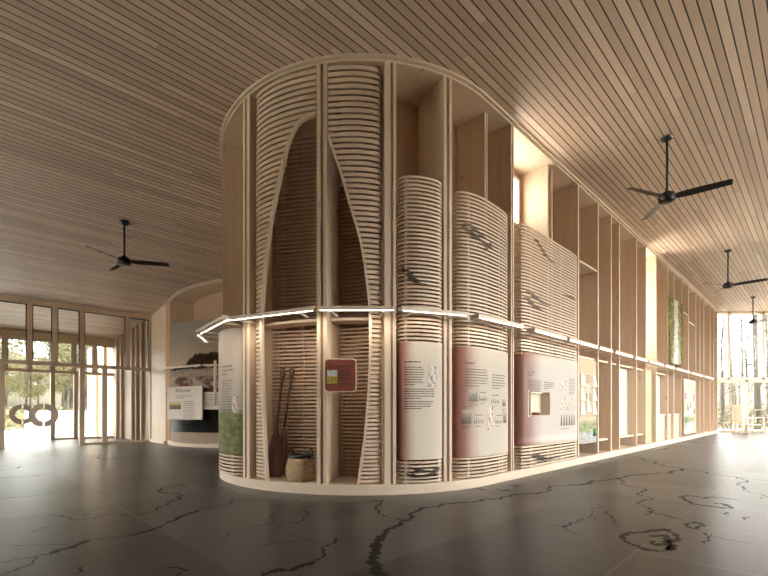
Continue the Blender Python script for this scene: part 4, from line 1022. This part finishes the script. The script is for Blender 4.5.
def tree_proto(kind, seed, h):
    rnd = random.Random(seed)
    root = thing({'bare': 'bare_tree', 'leafy': 'yellow_leaved_tree'}[kind], (0, 0, 0), 'x', 'tree')
    bend = [Vector((0, 0, -.15))]
    for k in range(1, 9): bend.append(Vector((bend[-1].x + rnd.uniform(-.12, .12), bend[-1].y + rnd.uniform(-.12, .12), h * k / 8)))
    r0 = .10 + h * .006
    mb = MB(); mb.tube(bend, [r0 * (1 - .09 * k) for k in range(9)], 7); mb.build('trunk', M['bark'] if rnd.random() < .5 else M['barkp'], root)
    mb = MB(); tips = []
    nb = 22 if kind == 'bare' else 16
    for k in range(nb):
        z = h * rnd.uniform(.18 if kind == 'bare' else .3, .95); i = min(7, int(z / h * 8)); p = bend[i].lerp(bend[i + 1], z / h * 8 - i)
        a = rnd.uniform(0, 6.28); L = h * rnd.uniform(.10, .24); up = rnd.uniform(.4, 1.1)
        p1 = p + Vector((math.cos(a) * L * .5, math.sin(a) * L * .5, L * .35 * up)); p2 = p1 + Vector((math.cos(a + rnd.uniform(-.5, .5)) * L * .5, math.sin(a + rnd.uniform(-.5, .5)) * L * .5, L * .6 * up))
        mb.tube([p, p1, p2], [.035, .022, .008], 4); tips += [p1, p2, (p1 + p2) / 2]
        for j in range(3):
            a2 = a + rnd.uniform(-1.2, 1.2); q0 = p1.lerp(p2, rnd.uniform(0, .8)); q1 = q0 + Vector((math.cos(a2), math.sin(a2), rnd.uniform(.2, .9))) * L * .45
            mb.tube([q0, q1], [.012, .005], 3); tips.append(q1)
    mb.build('branches', M['bark'], root)
    mb = MB(); per = 9 if kind == 'bare' else 42
    for p in tips:
        for j in range(per):
            c = p + Vector((rnd.gauss(0, .35), rnd.gauss(0, .35), rnd.gauss(0, .3))); a, b = Vector((rnd.uniform(-1, 1), rnd.uniform(-1, 1), rnd.uniform(-1, 1))), Vector((rnd.uniform(-1, 1), rnd.uniform(-1, 1), rnd.uniform(-1, 1)))
            a = a.normalized() * rnd.uniform(.05, .09); b = (b - a * b.dot(a) / a.length_squared).normalized() * .06
            mb.face([mb.vert(c - a), mb.vert(c + b), mb.vert(c + a), mb.vert(c - b)])
    mb.build('foliage', M['leafb'] if kind == 'bare' else M['leaf'], root, recalc=False)
    return root
def copy_tree(o):
    c = o.copy(); COL.objects.link(c)
    for ch in o.children:
        d = ch.copy(); COL.objects.link(d); d.parent = c; d.matrix_parent_inverse.identity()
    return c
def plant(protos, spots, label, group):
    used = set()
    for i, (x, y, sc_) in enumerate(spots):
        p = protos[i % len(protos)]; o = p if i % len(protos) == i else copy_tree(p)
        o.location = (x, y, -.13); o.rotation_euler = (0, 0, random.uniform(0, 6.28)); o.scale = (sc_,) * 3
        o['label'] = label; o['category'] = 'tree'; o['group'] = group
pb = [tree_proto('bare', 20 + k, 11 + 1.5 * k) for k in range(5)]
spots = []
def on(px, Y): return ((px - CX) / F * Y, Y)
for px, Y, s_ in ((757, 25, 1.15), (722, 27, .7), (741, 33, .7), (767, 29, .75), (733, 38, .8), (748, 41, .8)): spots.append((*on(px, Y), s_))
rr = random.Random(5)
for k in range(26):
    Y = rr.uniform(32, 62); spots.append((*on(rr.uniform(700, 850), Y), rr.uniform(.42, .7)))
plant(pb, spots, 'slender bare tree standing in the pale woodland beyond the end glazing', 'bare trees in the woodland')
pl_ = [tree_proto('leafy', 60 + k, 8 + 1.2 * k) for k in range(4)]
spots = []
for k in range(40):
    Y = rr.uniform(31, 56); spots.append((*on(rr.uniform(-60, 130), Y), rr.uniform(.7, 1.1)))
plant(pl_, spots, 'yellow-green leaved tree standing in the woodland outside the entrance doors', 'leafy trees outside the entrance')
# undergrowth
for nm, rx, ry, lb, mt in (('undergrowth', (700, 860), (23, 40), 'tan leafless undergrowth beyond the end glazing', 'leafb'), ('undergrowth', (-60, 110), (21, 34), 'yellow-green undergrowth outside the entrance doors', 'leaf')):
    mb = MB()
    for k in range(9000):
        Y = rr.uniform(*ry); x, y = on(rr.uniform(*rx), Y)
        if UV(x, y)[1] < 24 and UV(x, y)[1] > 15 and x < 0: continue
        z = abs(rr.gauss(0, .45)); a = Vector((rr.uniform(-1, 1), rr.uniform(-1, 1), rr.uniform(-.3, 1))).normalized() * rr.uniform(.08, .2); b = Vector((rr.uniform(-1, 1), rr.uniform(-1, 1), rr.uniform(-1, 1))) * .05
        c = Vector((x, y, z - .05)); mb.face([mb.vert(c - a), mb.vert(c + b), mb.vert(c + a), mb.vert(c - b)])
    o = mb.build(nm, M[mt], recalc=False); tag(o, lb, 'plants', None, 'stuff')

# ------------------------------------------------------------------ daylight
wd = bpy.data.worlds.new('overcast_sky'); sc.world = wd; wd.use_nodes = True
nt = wd.node_tree; bg = nt.nodes['Background']
bg.inputs[0].default_value = (1.0, .975, .945, 1); bg.inputs[1].default_value = 18.0
def portal(c, size, target):
    l = bpy.data.lights.new('daylight_portal', 'AREA'); l.shape = 'RECTANGLE'; l.size, l.size_y = size; l.cycles.is_portal = True
    o = bpy.data.objects.new('daylight_portal', l); COL.objects.link(o); o.location = c
    o.rotation_euler = (Vector(target) - Vector(c)).to_track_quat('-Z', 'Y').to_euler()
portal((21.3, YE + .4, 2.75), (13.4, 5.5), (21.3, 10, 2.75))
pc = W(-1.7, 18.45, 1.7); portal(pc, (12.8, 3.6), W(-1.7, 10, 1.7))
pc = W(18.4, -5.35, 2.75); portal(pc, (31, 5.5), W(18.4, 0, 2.75))

pc = W(U0 - .35, 9.8, 2.0); portal(pc, (9.7, 3.9), W(5, 9.8, 2.0))

# ------------------------------------------------------------------ camera
cam = bpy.data.cameras.new('camera'); co_ = bpy.data.objects.new('camera', cam); COL.objects.link(co_)
co_.location = (0, 0, EYE); co_.rotation_euler = (math.pi / 2, 0, 0)
cam.sensor_width = 36; cam.lens = 36 * F / 768; cam.shift_y = (HY - 288) / 768; cam.clip_end = 400
sc.camera = co_
sc.view_settings.view_transform = 'Standard'; sc.view_settings.look = 'None'; sc.view_settings.gamma = 1; sc.view_settings.use_curve_mapping = False
sc.view_settings.exposure = 0.25
sc.cycles.sample_clamp_indirect = 4.0; sc.cycles.caustics_reflective = False; sc.cycles.caustics_refractive = False; sc.cycles.blur_glossy = 2.0
sc.cycles.diffuse_bounces = 8; sc.cycles.max_bounces = 16; sc.cycles.transparent_max_bounces = 16
for o in bpy.data.objects:
    if '_w' in o: del o['_w']
